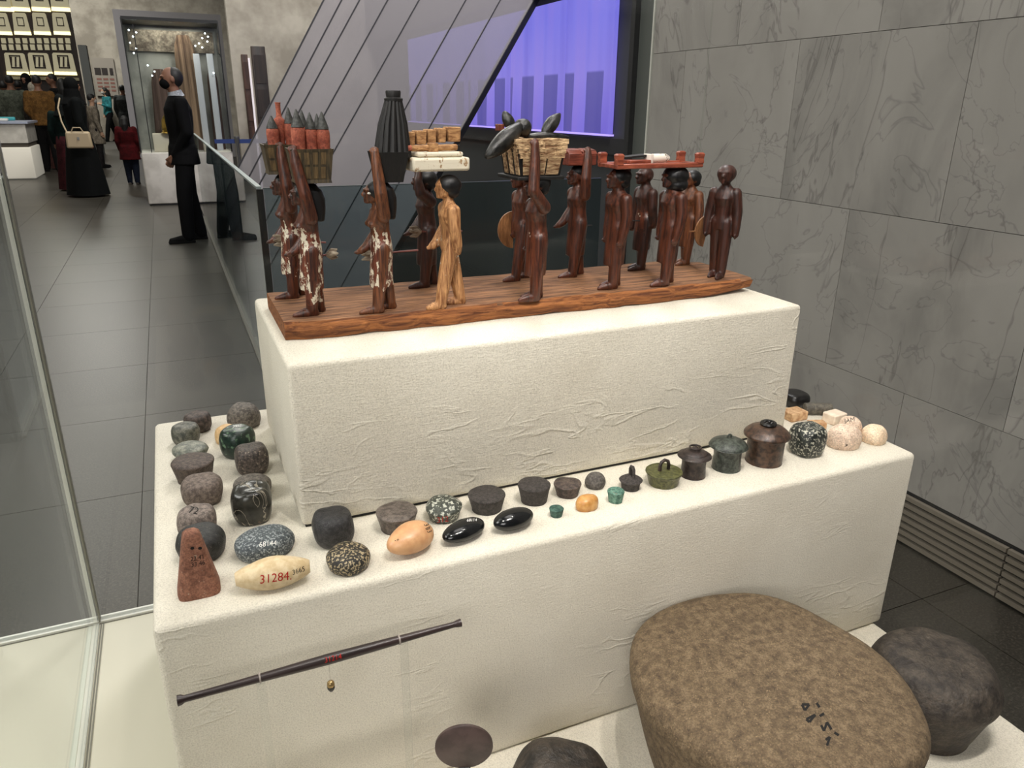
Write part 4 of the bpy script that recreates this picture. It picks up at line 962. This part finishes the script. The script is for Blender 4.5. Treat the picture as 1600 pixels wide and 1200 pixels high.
# --- lotus flowers, fans and sticks in the hands
M_LOTUS = wood('lotus_grey', srgb(104, 88, 70), srgb(168, 156, 136), 240, .7, stretch=(.2, 1, 1), paint=srgb(216, 208, 192), th=.66, pscale=90)
M_STEM = flat('lotus_stem', srgb(112, 62, 54), .6)
def lotus(px, tail, Y, label, size=.0085):
    c = aty(*px, Y); e = aty(*tail, Y)
    t = empty('lotus_flower', c, label, 'flower', 'carved lotus flowers'); d = (e-c); dn = d.normalized(); up = Vector((0, 0, 1)); sd = dn.cross(up).normalized()
    MB().tube([dn*.004, d], .0012, 8).build('stem', M_STEM, t)
    for k, (u_, s_) in enumerate(((.75, 0), (-.75, 0), (.15, .75), (.1, -.75), (0, 0))):
        tip = -dn*size*1.15+up*u_*size+sd*s_*size; mid = -dn*size*.2+(up*u_+sd*s_)*size*.75
        MB().tube([dn*.006, mid*.75+dn*.001, mid, tip], [.0022, .004, .0038, .0008], 8, .6).build('petal', M_LOTUS, t)
lotus((439, 376), (509, 379), .362, 'carved lotus held by the rear left woman, flower pointing left')
lotus((518, 397), (492, 401), .265, 'stubby carved lotus bud behind the front left woman, pointing right', .0065)
lotus((577, 397), (653, 391), .252, 'carved lotus with long pink stem held by the cone carrier')
lotus((651, 362), (722, 361), .33, 'whitish carved lotus in front of the dark figure under the white box')
M_FAN = wood('fan_wood', srgb(104, 66, 38), srgb(152, 106, 66), 200, .5, stretch=(1, 1, .2))
def fan(px, Y, r, ang, label, hpx):
    c = aty(*px, Y); t = empty('half_round_fan', c, label, 'fan', 'half-round wooden fans')
    pts = [(r*math.cos(a), 0, r*1.12*math.sin(a)) for a in np.linspace(R(90), R(270), 18)]
    ca, sa = math.cos(R(ang)), math.sin(R(ang)); pts = [(x*ca-z*sa, 0, x*sa+z*ca) for x, y, z in pts]
    MB().prism(pts, (0, .003, 0)).build('blade', M_FAN, t, True, 40)
    e = aty(*hpx, Y)-c; MB().tube([(0, .0015, 0), e+Vector((0, .0015, 0))], .0013, 8).build('handle', M_FAN, t)
fan((802, 359), .362, .024, 0, 'half-round tan fan behind the left reddish bread bearer', (818, 362))
fan((1105, 361), .29, .022, -12, 'half-round brown fan beside the lone bald figure', (1078, 362))
for (pa, pb, Y, lab) in (((888, 355), (925, 352), .35, 'thin dark stick held by the red box carrier'), ((984, 345), (1000, 345), .33, 'short dark stick between the left bed bearer and the figure behind')):
    a, b = aty(*pa, Y), aty(*pb, Y); s = MB().tube([(0, 0, 0), b-a], .0009, 8).build('hand_stick', M_BLK, None); s.location = a; tag(s, lab, 'stick', 'sticks held by figures')

# ------------------------------------------------------------------ far hall: walls, screen wall, showcase, table
YF = 36.0
tag(MB().box((-9, YF, -.3), (6, YF+.2, 8)).build('wall_far', M_LIME, None, False), kind='structure')
tag(MB().box((BX, 10.66, -.3), (1.3, 14.0, -.006)).box((BX, 14.2, -.3), (6, 40, -.006)).box((BX, 14.0, -.3), (1.3, 14.2, -.006)).box((1.3, 10.66, -.3), (3.2, 14, -.006)).build('floor_far', M_FLOOR, None, False), kind='structure')
tag(MB().box((XS, 14.2, -3), (XS+.3, 14.4, 5)).build('wall_atrium_end', M_ATRIUM, None, False), kind='structure')
# carved wooden screen wall with glowing niches
YM = 26.0
M_WOODD = wood('screen_wood', srgb(26, 16, 11), srgb(48, 31, 22), 6, .6, bmp=.2)
M_NICHE = stone('niche_plaster', srgb(150, 140, 112), srgb(196, 186, 150), 3, .8, .1)
M_GLOW = emis('niche_glow', srgb(255, 240, 180), 1.6)
M_GLOWS = emis('niche_soft', srgb(206, 196, 164), .2)
ms = empty('carved_screen_wall', (-3, YM, 0), 'dark carved wooden screen wall with rows of glowing cream niches', 'screen wall')
def mpx(x, y): p = aty(x, y, YM); return p.x+3, p.z
xr = mpx(126, 118)[0]
MB().box((xr-5, .12, 0), (xr, .3, 6.0)).build('wooden_back', M_WOODD, ms, False)
def niche(x0, x1, y0, y1, taper, inner, glow=True):
    a, zt = mpx(x0, y0); b, _ = mpx(x1, y0); zb = mpx((x0+x1)/2, y1)[1]; c, _ = mpx((x0+x1)/2, (y0+y1)/2)
    w = (b-a)/2; h = zt-zb
    n = MB().prism([(c-w, .12, zb+h*.16), (c+w, .12, zb+h*.16), (c+w*taper, .12, zt-h*.06), (c+w*(taper-.12), .12, zt), (c-w*(taper-.12), .12, zt), (c-w*taper, .12, zt-h*.06)], (0, -.05, 0)).build('niche', M_GLOWS, ms, False)
    if glow: MB().prism([(c-w*1.02, .06, zb), (c+w*1.02, .06, zb), (c+w, .06, zb+h*.15), (c-w, .06, zb+h*.15)], (0, .05, 0)).build('lit_sill', M_GLOW, n, False)
    q = w*inner; zc = zb+h*.6; hh = h*(.2 if inner < .5 else .3)
    for (ax, bx, az, bz) in ((-q, q, zc+hh*.8, zc+hh), (-q, q, zc-hh, zc-hh*.8), (-q, -q*.8, zc-hh, zc+hh), (q*.8, q, zc-hh, zc+hh)):
        MB().box((c+ax, .05, az), (c+bx, .07, bz)).build('lattice_frame', M_WOODD, n, False)
    if inner >= .45:
        for k in range(5):
            u = -q*.8+k*q*.4; MB().prism([(c+max(u-q*.3, -q*.8), .055, zc-hh*.75), (c+min(u, q*.8), .055, zc-hh*.75), (c+min(u+q*.3, q*.8), .055, zc+hh*.75), (c+max(u, -q*.8), .055, zc+hh*.75)], (0, .012, 0)).build('lattice_slat', M_WOODD, n, False) if k % 2 == 0 else None
    return n
for x0 in (-5, 25, 56, 87): niche(x0-6, x0+20, 19, 54, .82, .42)
for x0 in (-10, 16, 48, 79): niche(x0-2, x0+27, -24, 17, .85, .42)
for x0 in (7, 44, 82): niche(x0, x0+35, 82, 117, .9, .5)
for i in range(10):
    for (y0, y1) in ((59, 67.5), (69, 78)):
        x0 = 0+i*11.2+(1 if y0 > 65 else 0); a, zt = mpx(x0, y0); b, zb = mpx(x0+9, y1)
        MB().box((a, .08, zb), (b, .12, zt)).build('lattice_tile', M_GLOWS, ms, False)
for x0, x1, y0 in ((0, 126, 120),):
    a, zt = mpx(8, 119); b, zb = mpx(124, 126); MB().box((a, .02, zb), (b, .12, zt)).build('niche_ledge', M_NICHE, ms, False)
a = aty(121, 70, YM-.2); b = aty(134, 70, YM-.2)
tag(MB().box((a.x, YM-.2, 0), (b.x, YM+.3, a.z)).build('wall_pier', flat('pier_grey', srgb(112, 114, 112), .6), None, False), kind='structure')
# information board on the far wall
def fpx(x, y, Y): p = aty(x, y, Y); return p.x, p.z
sx0, sz1 = fpx(142, 90, YF-.1); sx1, sz0 = fpx(186, 150, YF-.1)
ib = empty('information_board', ((sx0+sx1)/2, YF-.1, sz0), 'pale information board with dark pictures and reddish text columns', 'sign')
w = (sx1-sx0)/2; hgt = sz1-sz0
MB().box((-w, 0, 0), (w, .06, hgt)).build('board', flat('board_pale', srgb(158, 150, 140), .7), ib, False)
for p, q in ((-.86, -.3), (-.22, .3), (.5, .8)): MB().box((p*w, -.02, hgt*.56), (q*w, 0, hgt*.74)).build('picture', flat('picture_dark', srgb(46, 38, 36), .6), ib, False)
for p, q in ((-.8, -.35), (-.2, .25), (.4, .8)):
    for k in range(4): MB().box((p*w, -.01, hgt*(.12+.1*k)), (q*w, 0, hgt*(.17+.1*k))).build('text_line', flat('text_red', srgb(140, 96, 86), .7), ib, False)
# lit glass showcase with robes
YC0, YC1 = 12.2, 13.1
sh = empty('tall_showcase', (.38, 12.65, 0), 'tall glass showcase on a glowing white marble base with old robes', 'showcase')
M_WMARB = stone('white_marble', srgb(196, 190, 180), srgb(222, 216, 206), 4, .35, .05)
M_PORTAL = flat('portal_grey', srgb(190, 186, 190), .6)
MB().box((-.64, -.45, .02), (.64, .45, .77)).build('base', M_WMARB, sh, False, bevel=.02)
MB().box((-.6, -.42, 0), (.6, .42, .03)).build('plinth_gap', M_DARK, sh, False)
for lo, hi in (((-.63, -.445, .77), (.63, -.435, 2.57)), ((-.64, -.435, .77), (-.63, .44, 2.57)), ((.63, -.435, .77), (.64, .44, 2.57))):
    MB().box(lo, hi).build('glass_pane', M_GLASS, sh, False)
for x in (-.64, .63): MB().box((x-.006, -.452, .77), (x+.012, -.436, 2.58)).build('edge_strip', M_BLACKMETAL, sh, False)
MB().box((-.5, -.452, .77), (-.488, -.446, 2.5)).build('edge_strip', M_BLACKMETAL, sh, False)
MB().box((-.64, -.45, 2.56), (.64, .45, 2.6)).build('top', M_BLACKMETAL, sh, False)
MB().box((-.63, .42, .77), (.63, .44, 2.56)).build('back_panel', stone('case_back', srgb(112, 112, 106), srgb(150, 150, 142), 2, .5, .05), sh, False)
MB().box((-.6, .38, 2.2), (.6, .42, 2.5)).build('frieze', stone('frieze', srgb(90, 80, 70), srgb(150, 140, 124), 9, .7, .3), sh, False)
M_GLINT = emis('glint_white', (.85, .95, 1), 9)  # glowing beads stand in for lamp reflections in the showcase glass
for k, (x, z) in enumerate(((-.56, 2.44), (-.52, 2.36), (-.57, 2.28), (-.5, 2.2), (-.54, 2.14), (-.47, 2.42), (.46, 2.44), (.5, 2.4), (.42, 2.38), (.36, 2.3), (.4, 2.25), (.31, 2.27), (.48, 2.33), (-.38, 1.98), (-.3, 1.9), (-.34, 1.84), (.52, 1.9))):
    MB().ball((x, -.2+.05*(k % 3), z), .011, 8, 6).build('glint_bead', M_GLINT, sh)
lp = bpy.data.lights.new('showcase_light', 'AREA'); lp.energy = 9; lp.size = .8; lp.color = (1, .94, .86); lo2 = bpy.data.objects.new('showcase_light', lp); COL.objects.link(lo2); lo2.location = (.38, 12.6, 2.54)
# grey portal frame around the passage far behind the showcase
YQ = 24.0
qa, qb = aty(175, 14, YQ), aty(196, 32, YQ); qc = aty(343, 12, YQ)
pt = empty('portal_frame', (qa.x, YQ, 0), 'large grey rectangular portal frame far behind the tall showcase', 'portal')
pw = qc.x-qa.x; jt = qb.x-qa.x
MB().box((0, 0, 0), (jt, .3, qb.z)).build('jamb', M_PORTAL, pt, False); MB().box((pw-jt*.7, 0, 0), (pw, .3, qb.z)).build('jamb', M_PORTAL, pt, False); MB().box((0, 0, qb.z), (pw, .3, qa.z)).build('lintel', M_PORTAL, pt, False)
MB().box((jt, .2, 0), (pw-jt*.7, .28, qb.z)).build('recessed_panel', stone('recess_grey', srgb(120, 118, 112), srgb(146, 143, 136), 1.2, .6, .05), pt, False)
# things inside the showcase
ZS = .772
M_ROBE = wood('robe_brown', srgb(64, 46, 36), srgb(150, 124, 100), 8, .9, (1, 1, .03), bmp=.2); M_ROBE2 = wood('robe_plum', srgb(58, 42, 38), srgb(104, 84, 74), 8, .9, (1, 1, .03), bmp=.2)
def robe_at(px, top, Y, w0, w1, mat, label):
    p = aty(px, top, Y); mb = MB(); rr = []; h = p.z-ZS
    for k in range(13):
        t = k/12; r = w1+(w0-w1)*t if t < .9 else w0*(1-(t-.9)*4); rr.append([(r*(1+.09*math.sin(9*2*math.pi*j/48))*math.cos(2*math.pi*j/48), .55*r*(1+.09*math.sin(9*2*math.pi*j/48))*math.sin(2*math.pi*j/48), t*h) for j in range(48)])
    o = mb.rings(rr).build('old_robe', mat, None, True, 60); o.location = (p.x, Y, ZS); return tag(o, label, 'robe', 'robes in the tall showcase')
robe_at(285, 55, 12.8, .13, .16, M_ROBE, 'tall striped brown robe in the middle of the tall showcase')
robe_at(247, 108, 12.78, .1, .17, M_ROBE2, 'shorter plum-brown robe with flared hem in the tall showcase')
robe_at(330, 110, 12.86, .07, .08, M_ROBE2, 'narrow brown robe behind the white uprights of the tall showcase')
for px, top, Y, lab in ((306, 84, 12.6, 'left white upright panel inside the tall showcase'), (327, 84, 12.6, 'right white upright panel inside the tall showcase')):
    p = aty(px, top, Y); o = MB().box((-.045, -.02, 0), (.045, .02, p.z-ZS)).build('upright_slab', flat('panel_white', srgb(190, 192, 196), .6), None, False, bevel=.004); o.location = (p.x, Y, ZS); tag(o, lab, 'panel', 'white panels in the showcase')
for px, wd, ht, Y, lab in ((249, .11, .26, 12.45, 'taller white block pedestal in the tall showcase'), (268, .06, .14, 12.33, 'small beige block pedestal at the front of the showcase')):
    p = aty(px, 200, Y); o = MB().box((-wd, -.08, 0), (wd, .08, ht)).build('block_pedestal', flat('pedestal', srgb(214, 204, 184), .7), None, False, bevel=.005); o.location = (p.x, Y, ZS); tag(o, lab, 'pedestal', 'block pedestals in the showcase')
gh = empty('gold_helmet', (aty(263, 180, 12.38).x, 12.38, ZS+.262), 'shiny gold helmet on a white block pedestal behind the guard', 'helmet')
M_GOLD = flat('gold', srgb(214, 176, 84), .25, .9)
MB().rev([(.1, 0), (.115, .03), (.12, .1), (.11, .18), (.08, .24), (.04, .275), (0, .285)], 24).build('bowl', M_GOLD, gh); MB().rev([(.12, .0), (.14, .01), (.12, .025)], 24).build('brim', M_GOLD, gh)
# wooden door panels on the bright wall and a belt post
def door(px, Y, mat, label, n):
    x0, zt = fpx(px[0], px[2], Y); x1, _ = fpx(px[1], px[2], Y)
    t = tag(empty('door_%d' % n, ((x0+x1)/2, Y, 0)), label, None, None, 'structure'); w = (x1-x0)/2
    MB().box((-w, -.06, 0), (w, 0, zt)).build('door_leaf', mat, t, False, bevel=.01)
    for k in range(4): MB().box((-w*.75, -.075, .15+k*zt*.23), (w*.75, -.06, .15+k*zt*.23+zt*.19)).build('door_panel', mat, t, False)
M_DOOR = wood('door_brown', srgb(46, 28, 22), srgb(84, 54, 42), 14, .6); M_DOORD = wood('door_dark', srgb(26, 18, 15), srgb(50, 36, 30), 14, .5)
door((376, 386, 85), 13.98, M_DOOR, 'narrow carved reddish-brown door leaf on the bright wall', 1)
door((391, 413, 72), 13.98, M_DOORD, 'tall dark brown door leaf on the bright wall', 2)
p0 = aty(387, 120, 13.99); p1 = aty(391, 120, 13.99)
tag(MB().box((p0.x, 13.96, 0), (p1.x+.02, 13.995, 2.2)).build('gap_glow_1', emis('bright_gap', srgb(220, 210, 214), .5), None, False), kind='structure')  # glowing slab stands in for the bright view between the door leaves
pst = Vector((aty(372, 235, 12.0).x, 12.0, 0))
bp = empty('belt_post', pst, 'metal belt barrier post with a blue belt near the doors', 'barrier post')
M_STEEL = flat('steel', srgb(150, 150, 150), .3, .8)
MB().rev([(0, 0), (.16, 0), (.16, .015), (.03, .03), (.028, .9), (.04, .92), (.04, 1.0), (0, 1.0)], 20).build('post', M_STEEL, bp)
MB().box((-.32, -.004, .9), (0, .004, .96)).build('belt', flat('belt_blue', srgb(36, 60, 120), .6), bp, False); MB().box((0, -.004, .9), (.9, .004, .96)).build('belt', flat('belt_blue2', srgb(36, 60, 120), .6), bp, False)
# low lit table case at the far left
tc = empty('table_case', (-3.2, 17.9, 0), 'low display table with glowing white marble base at the left edge', 'display case')
def tpx(px): return aty(px, 240, 17.5).x+3.2
x1 = .84
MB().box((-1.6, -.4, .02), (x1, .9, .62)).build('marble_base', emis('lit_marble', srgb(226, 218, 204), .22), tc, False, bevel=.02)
MB().box((-1.55, -.36, .62), (x1-.04, .86, .7)).build('shadow_band', flat('band_brown', srgb(90, 82, 72), .6), tc, False)
MB().box((-1.6, -.4, .7), (x1-.02, .9, 1.06)).build('table_body', M_WMARB, tc, False)
MB().box((-1.5, -.41, .74), (x1-.5, -.398, 1.0)).build('front_window', flat('window_dark', srgb(34, 34, 36), .2), tc, False)
MB().box((-1.65, -.45, 1.06), (x1+.04, .95, 1.1)).build('table_top', flat('table_top', srgb(180, 186, 206), .3), tc, False)
for k, (x, y, w_, d_, h_, mt, lb) in enumerate(((-.35, -.15, .3, .2, .06, 'white', 'white open booklet on the low display table'), (.4, -.1, .22, .16, .05, 'white', 'small white object at the right of the low display table'), (.1, .5, .9, .1, .07, 'teal', 'long turquoise strip exhibit on the low display table'))):
    o = MB().box((-w_/2, -d_/2, 0), (w_/2, d_/2, h_)).build('table_exhibit', flat('exhibit_'+mt+str(k), srgb(225, 222, 214) if mt == 'white' else srgb(70, 170, 175), .6), None, True, 30, bevel=.02)
    o.location = (-3.2+x, 17.9+y, 1.101); tag(o, lb, 'exhibit')

# ------------------------------------------------------------------ visitors and the guard
SKIN = flat('skin', srgb(122, 84, 64), .6); SKIN2 = flat('skin_light', srgb(186, 146, 120), .6)
HAIR = flat('hair_black', srgb(18, 15, 14), .6)
cm = {}
def cloth(c, r=.85):
    if c not in cm: cm[c] = stone('cloth_%d_%d_%d' % c, srgb(*[x*.7 for x in c]), srgb(*[x*.92 for x in c]), 14, r, .25, bd=.01); cm[c].node_tree.nodes['Principled BSDF'].inputs['Specular IOR Level'].default_value = .12
    return cm[c]
def person(P, H, yaw, label, top=(20, 20, 22), bottom=(18, 18, 20), shoes=(14, 13, 13), arms=('down', 'down'), hair='short', skirt=False, coat=0, mask=None, step=.1, vox=.016, skin=SKIN, scarf=None, collar=None, bulk=1.0):
    k = H/1.75
    t = empty('person', (P[0], P[1], 0), label, 'person', 'people in the hall', rz=yaw)
    V = lambda x, y, z: Vector((x*k, y*k, z*k))
    legs = {s: [V(0, .09*s, .93), V(.02+step*.25*s, .1*s, .5), V(step*.5*s, .1*s, .09)] for s in (1, -1)}
    def armp(s, m):
        sh = V(-.01, .19*s, 1.42)
        if m == 'front': return [sh, V(-.03, .24*s, 1.14), V(.1, .09*s, .9)]
        if m == 'bent': return [sh, V(.02, .24*s, 1.14), V(.24, .12*s, 1.22)]
        return [sh, V(-.03, .245*s, 1.13), V(.05, .235*s, .88)]
    ap = {1: armp(1, arms[0]), -1: armp(-1, arms[1])}
    def torso(mb, d, zlo, zhi):
        ring = [(.86, .115, .165), (.95, .12, .17), (1.08, .105, .15), (1.22, .12, .175), (1.36, .12, .19), (1.44, .085, .17), (1.49, .06, .085), (1.54, .052, .055)]
        rr = [[V((rx*bulk+d)*math.cos(2*math.pi*j/20), (ry*bulk+d)*math.sin(2*math.pi*j/20), z) for j in range(20)] for z, rx, ry in ring if zlo <= z <= zhi]; mb.rings(rr)
    mb = MB(); torso(mb, -.012, .8, 1.6)
    for s in (1, -1):
        limb(mb, legs[s], [.075*k, .052*k, .036*k]); limb(mb, [legs[s][2]-V(0, 0, .04), legs[s][2]+V(.15, .01*s, -.055)], [.032*k, .026*k])
        limb(mb, ap[s], [.046*k, .038*k, .027*k])
        a, b = ap[s][1], ap[s][2]; d = (b-a).normalized(); lat = d.cross(V(0, s, 0)).normalized()
        limb(mb, [b, b+d*.075*k], [.03*k, .034*k])
        for j in range(4): limb(mb, [b+d*.07*k+lat*(j-1.5)*.018*k, b+d*(.15-.012*abs(j-1.3))*k+lat*(j-1.5)*.02*k], [.0115*k, .0095*k])
        limb(mb, [b+d*.02*k+lat*.03*k, b+d*.085*k+lat*.055*k], [.013*k, .011*k])
    mb.tube([V(0, 0, 1.46), V(.02, 0, 1.58)], [.058*k, .052*k], 14)
    hc = V(.025, 0, 1.655)
    mb.ball(hc, (.094*k, .074*k, .108*k), 18, 12); mb.ball(hc+V(.03, 0, -.055), (.062*k, .052*k, .062*k), 14, 9); mb.ball(hc+V(.1, 0, -.02), (.02*k, .014*k, .026*k), 10, 7)
    mb.ball(hc+V(.085, 0, .018), (.02*k, .05*k, .012*k), 10, 7); mb.ball(hc+V(.084, 0, -.065), (.014*k, .026*k, .012*k), 10, 7)
    for s in (1, -1): mb.ball(hc+V(-.005, .076*s, -.01), (.022*k, .011*k, .032*k), 10, 7)
    mb.remesh('body', skin, vox*.62*k, t, 3)
    for s in (1, -1): MB().ball(hc+V(.083, .032*s, .002), (.008*k, .013*k, .007*k), 8, 6).build('eye', HAIR, t)
    tm, bm_ = cloth(top), cloth(bottom)
    # upper garment
    mb = MB(); torso(mb, .016, .8, 1.5)
    if coat:
        z0 = .93-coat; mb.rings([[V(rx*math.cos(2*math.pi*j/20), ry*math.sin(2*math.pi*j/20), z) for j in range(20)] for z, rx, ry in ((z0, .15*bulk+coat*.09, .195*bulk+coat*.09), ((z0+1)/2, .145*bulk+coat*.04, .19*bulk+coat*.03), (1.0, .14*bulk, .18*bulk))])
    for s in (1, -1): limb(mb, [ap[s][0], ap[s][1], ap[s][1]+(ap[s][2]-ap[s][1])*.93], [.072*k*bulk, .058*k*bulk, .044*k])
    mb.remesh('jacket', tm, vox*k, t, 3)
    # lower garment
    mb = MB()
    if skirt:
        mb.rings([[V((rx+.008*math.sin(7*2*math.pi*j/40))*math.cos(2*math.pi*j/40), (ry+.008*math.sin(7*2*math.pi*j/40))*math.sin(2*math.pi*j/40), z) for j in range(40)] for z, rx, ry in ((.03, .27*bulk, .29*bulk), (.3, .24*bulk, .26*bulk), (.6, .2*bulk, .225*bulk), (.85, .165*bulk, .205*bulk), (1.02, .13*bulk, .175*bulk))])
        mb.build('skirt', bm_, t, True, 80)
    else:
        mb.rings([[V(rx*math.cos(2*math.pi*j/20), ry*math.sin(2*math.pi*j/20), z) for j in range(20)] for z, rx, ry in ((.82, .11, .16), (.9, .13, .18), (1.0, .125, .172))])
        for s in (1, -1): limb(mb, [legs[s][0], legs[s][1], legs[s][2]+V(-.005, 0, -.02)], [.105*k*bulk, .08*k*bulk, .066*k])
        mb.remesh('trousers', bm_, vox*k, t, 3)
    for s in (1, -1):
        f = legs[s][2]; mb = MB(); limb(mb, [f+V(-.03, 0, -.05), f+V(.06, .005*s, -.048), f+V(.17, .012*s, -.058)], [.04*k, .042*k, .03*k]); mb.box(tuple(f+V(-.07, -.04, -.09)), tuple(f+V(.2, .045, -.068)))
        mb.remesh('shoe', cloth(shoes), vox*.8*k, t, 2)
    # hair or scarf
    mb = MB()
    if hair == 'short': mb.ball(hc+V(-.016, 0, .028), (.098*k, .082*k, .098*k), 18, 12)
    elif hair == 'receding': mb.ball(hc+V(-.035, 0, .012), (.085*k, .083*k, .1*k), 18, 12)
    elif hair == 'long': mb.ball(hc+V(-.02, 0, .022), (.102*k, .09*k, .104*k), 18, 12); mb.tube([hc+V(-.05, 0, .03), hc+V(-.085, 0, -.12), hc+V(-.1, 0, -.36)], [.085*k, .095*k, .06*k], 16, 1.2)
    elif hair == 'scarf': mb.ball(hc+V(-.014, 0, .012), (.108*k, .098*k, .125*k), 18, 12); mb.tube([hc+V(-.02, 0, -.05), hc+V(-.02, 0, -.16), hc+V(-.02, 0, -.27)], [.095*k, .11*k, .17*k], 18, 1.15)
    mb.remesh('head_scarf' if hair == 'scarf' else 'hair', cloth(scarf) if scarf else HAIR, vox*.8*k, t, 3)
    if mask: m_ = MB(); m_.ball(hc+V(.055, 0, -.048), (.062*k, .066*k, .058*k), 16, 10); m_.remesh('face_mask', cloth(mask), vox*.6*k, t, 2)
    if collar: MB().tube([V(-.005, 0, 1.475), V(.01, 0, 1.535)], [.085*k, .068*k], 20).build('shirt_collar', cloth(collar), t, True, 60)
    return t
def feet(px, py): p = atz(px, py, 0); return (p.x, p.y)
def height(px, py, P):
    z = 0
    lo, hi = .5, 3.0
    for _ in range(40):
        m = (lo+hi)/2; d = np.array([P[0], P[1], m])-CAM; y = 600-FPX*(d@AX_U)/(d@AX_F)
        if y > py: lo = m
        else: hi = m
    return lo
P = feet(305, 376); gd = person(P, height(290, 107, P), PI+.12, 'security guard in a black suit and face mask standing by the balustrade', (11, 11, 13), (10, 10, 12), arms=('front', 'front'), hair='receding', mask=(10, 10, 11), step=.16, vox=.012, coat=.12, collar=(180, 184, 190))
P = feet(140, 306); ab = person(P, height(120, 124, P), R(20), 'woman in a long black robe and headscarf with a cream shoulder bag', (10, 13, 14), (9, 11, 12), hair='scarf', scarf=(10, 11, 12), skirt=True, step=.08, vox=.014, bulk=1.15)
M_BAG = flat('bag_cream', srgb(176, 156, 126), .5)
bg = empty('shoulder_bag', (P[0]+.03, P[1]-.46, .78), 'cream handbag hanging on a thin strap from the black-robed woman', 'bag')
MB().box((-.17, -.06, 0), (.17, .06, .25), 1.08).build('bag_body', M_BAG, bg, True, 30, bevel=.03, seg=3)
MB().tube([(-.15, 0, .24), (-.2, .05, .4), (-.22, .12, .6), (-.18, .2, .74)], .012, 8).build('strap', M_BAG, bg); MB().tube([(-.08, -.05, .25), (-.05, -.06, .31), (.05, -.06, .31), (.08, -.05, .25)], .009, 8).build('handle', M_BAG, bg)
MB().box((-.015, -.075, .13), (.015, -.06, .17)).build('clasp', M_STEEL, bg, False)
P = feet(84, 268); person(P, height(66, 119, P), R(97), 'man in a mustard-brown jacket and black trousers seen from behind', (122, 86, 44), (16, 15, 16), hair='short', step=.2, arms=('front', 'front'), bulk=1.08)
P = feet(210, 288); person(P, height(204, 182, P), R(80), 'child in a dark red coat and jeans seen from behind', (84, 16, 20), (30, 38, 56), (92, 86, 80), hair='long', coat=.28, bulk=1.25, step=.06)
P = feet(177, 221); person(P, height(162, 138, P), PI+.5, 'woman with long dark hair, turquoise top and white mask', (58, 142, 150), (15, 15, 18), hair='long', mask=(210, 210, 205), step=.5, arms=('bent', 'front'), skin=SKIN2)
P = feet(192, 220); P = (P[0], P[1]+1.2); person(P, height(194, 136, P), R(200), 'woman in a long ochre dress and cream headscarf', (132, 92, 44), (140, 92, 36), hair='scarf', scarf=(190, 170, 140), skirt=True, mask=(200, 198, 190))
P = feet(205, 232); person(P, height(203, 134, P), R(70), 'person in a long grey coat beside the showcase', (62, 66, 66), (40, 44, 46), hair='short', coat=.4, bulk=1.15)
P = feet(184, 214); P = (P[0]-.1, P[1]-.9); person(P, height(181, 121, P), R(250), 'man in a checked pale shirt near the information board', (132, 112, 96), (40, 38, 38), hair='short')
Pg = (aty(19, 150, 21.5).x, 21.5); person(Pg, height(18, 119, Pg), R(95), 'man in a grey-green sweater behind the low display table', (92, 96, 84), (30, 30, 32), hair='short', bulk=1.1)
for px, py, Y, yw, lab, c, hr, sc in ((46, 117, 23.0, 250, 'woman in black with a headscarf facing the camera in the crowd', (16, 16, 18), 'scarf', (14, 14, 15)), (31, 127, 24.0, 90, 'dark-haired person in black in the crowd behind the sweater man', (20, 20, 22), 'short', None), (87, 117, 23.4, 200, 'tall man in black to the right of the mustard jacket', (18, 18, 20), 'short', None),
                               (100, 124, 22.0, 95, 'dark-haired woman in black right behind the mustard jacket', (17, 17, 19), 'long', None), (54, 131, 21.2, 120, 'short woman in a pale headscarf beside the mustard jacket', (60, 54, 50), 'scarf', (186, 176, 160)), (8, 128, 22.4, 90, 'person in black at the very left edge of the crowd', (16, 16, 18), 'short', None)):
    Pq = (aty(px, 150, Y).x, Y); person(Pq, height(px, py, Pq), R(yw), lab, c, (18, 18, 20), hair=hr, scarf=sc, vox=.02)
P = feet(101, 264); person(P, height(96, 148, P), R(60), 'girl in a dusty pink dress between the jacket man and robed woman', (122, 78, 76), (112, 70, 68), hair='long', skirt=True, vox=.02)
P = feet(119, 297); person(P, height(114, 150, P), R(80), 'person in a maroon skirt and dark green top behind the robed woman', (18, 36, 34), (70, 26, 32), hair='scarf', scarf=(16, 20, 20), skirt=True, vox=.02)
P = feet(160, 262); person(P, height(140, 148, P), R(20), 'dark-haired woman in a cream coat and white mask beside the robed woman', (150, 138, 122), (40, 36, 36), hair='short', mask=(205, 205, 200), coat=.35, vox=.018, skin=SKIN2)
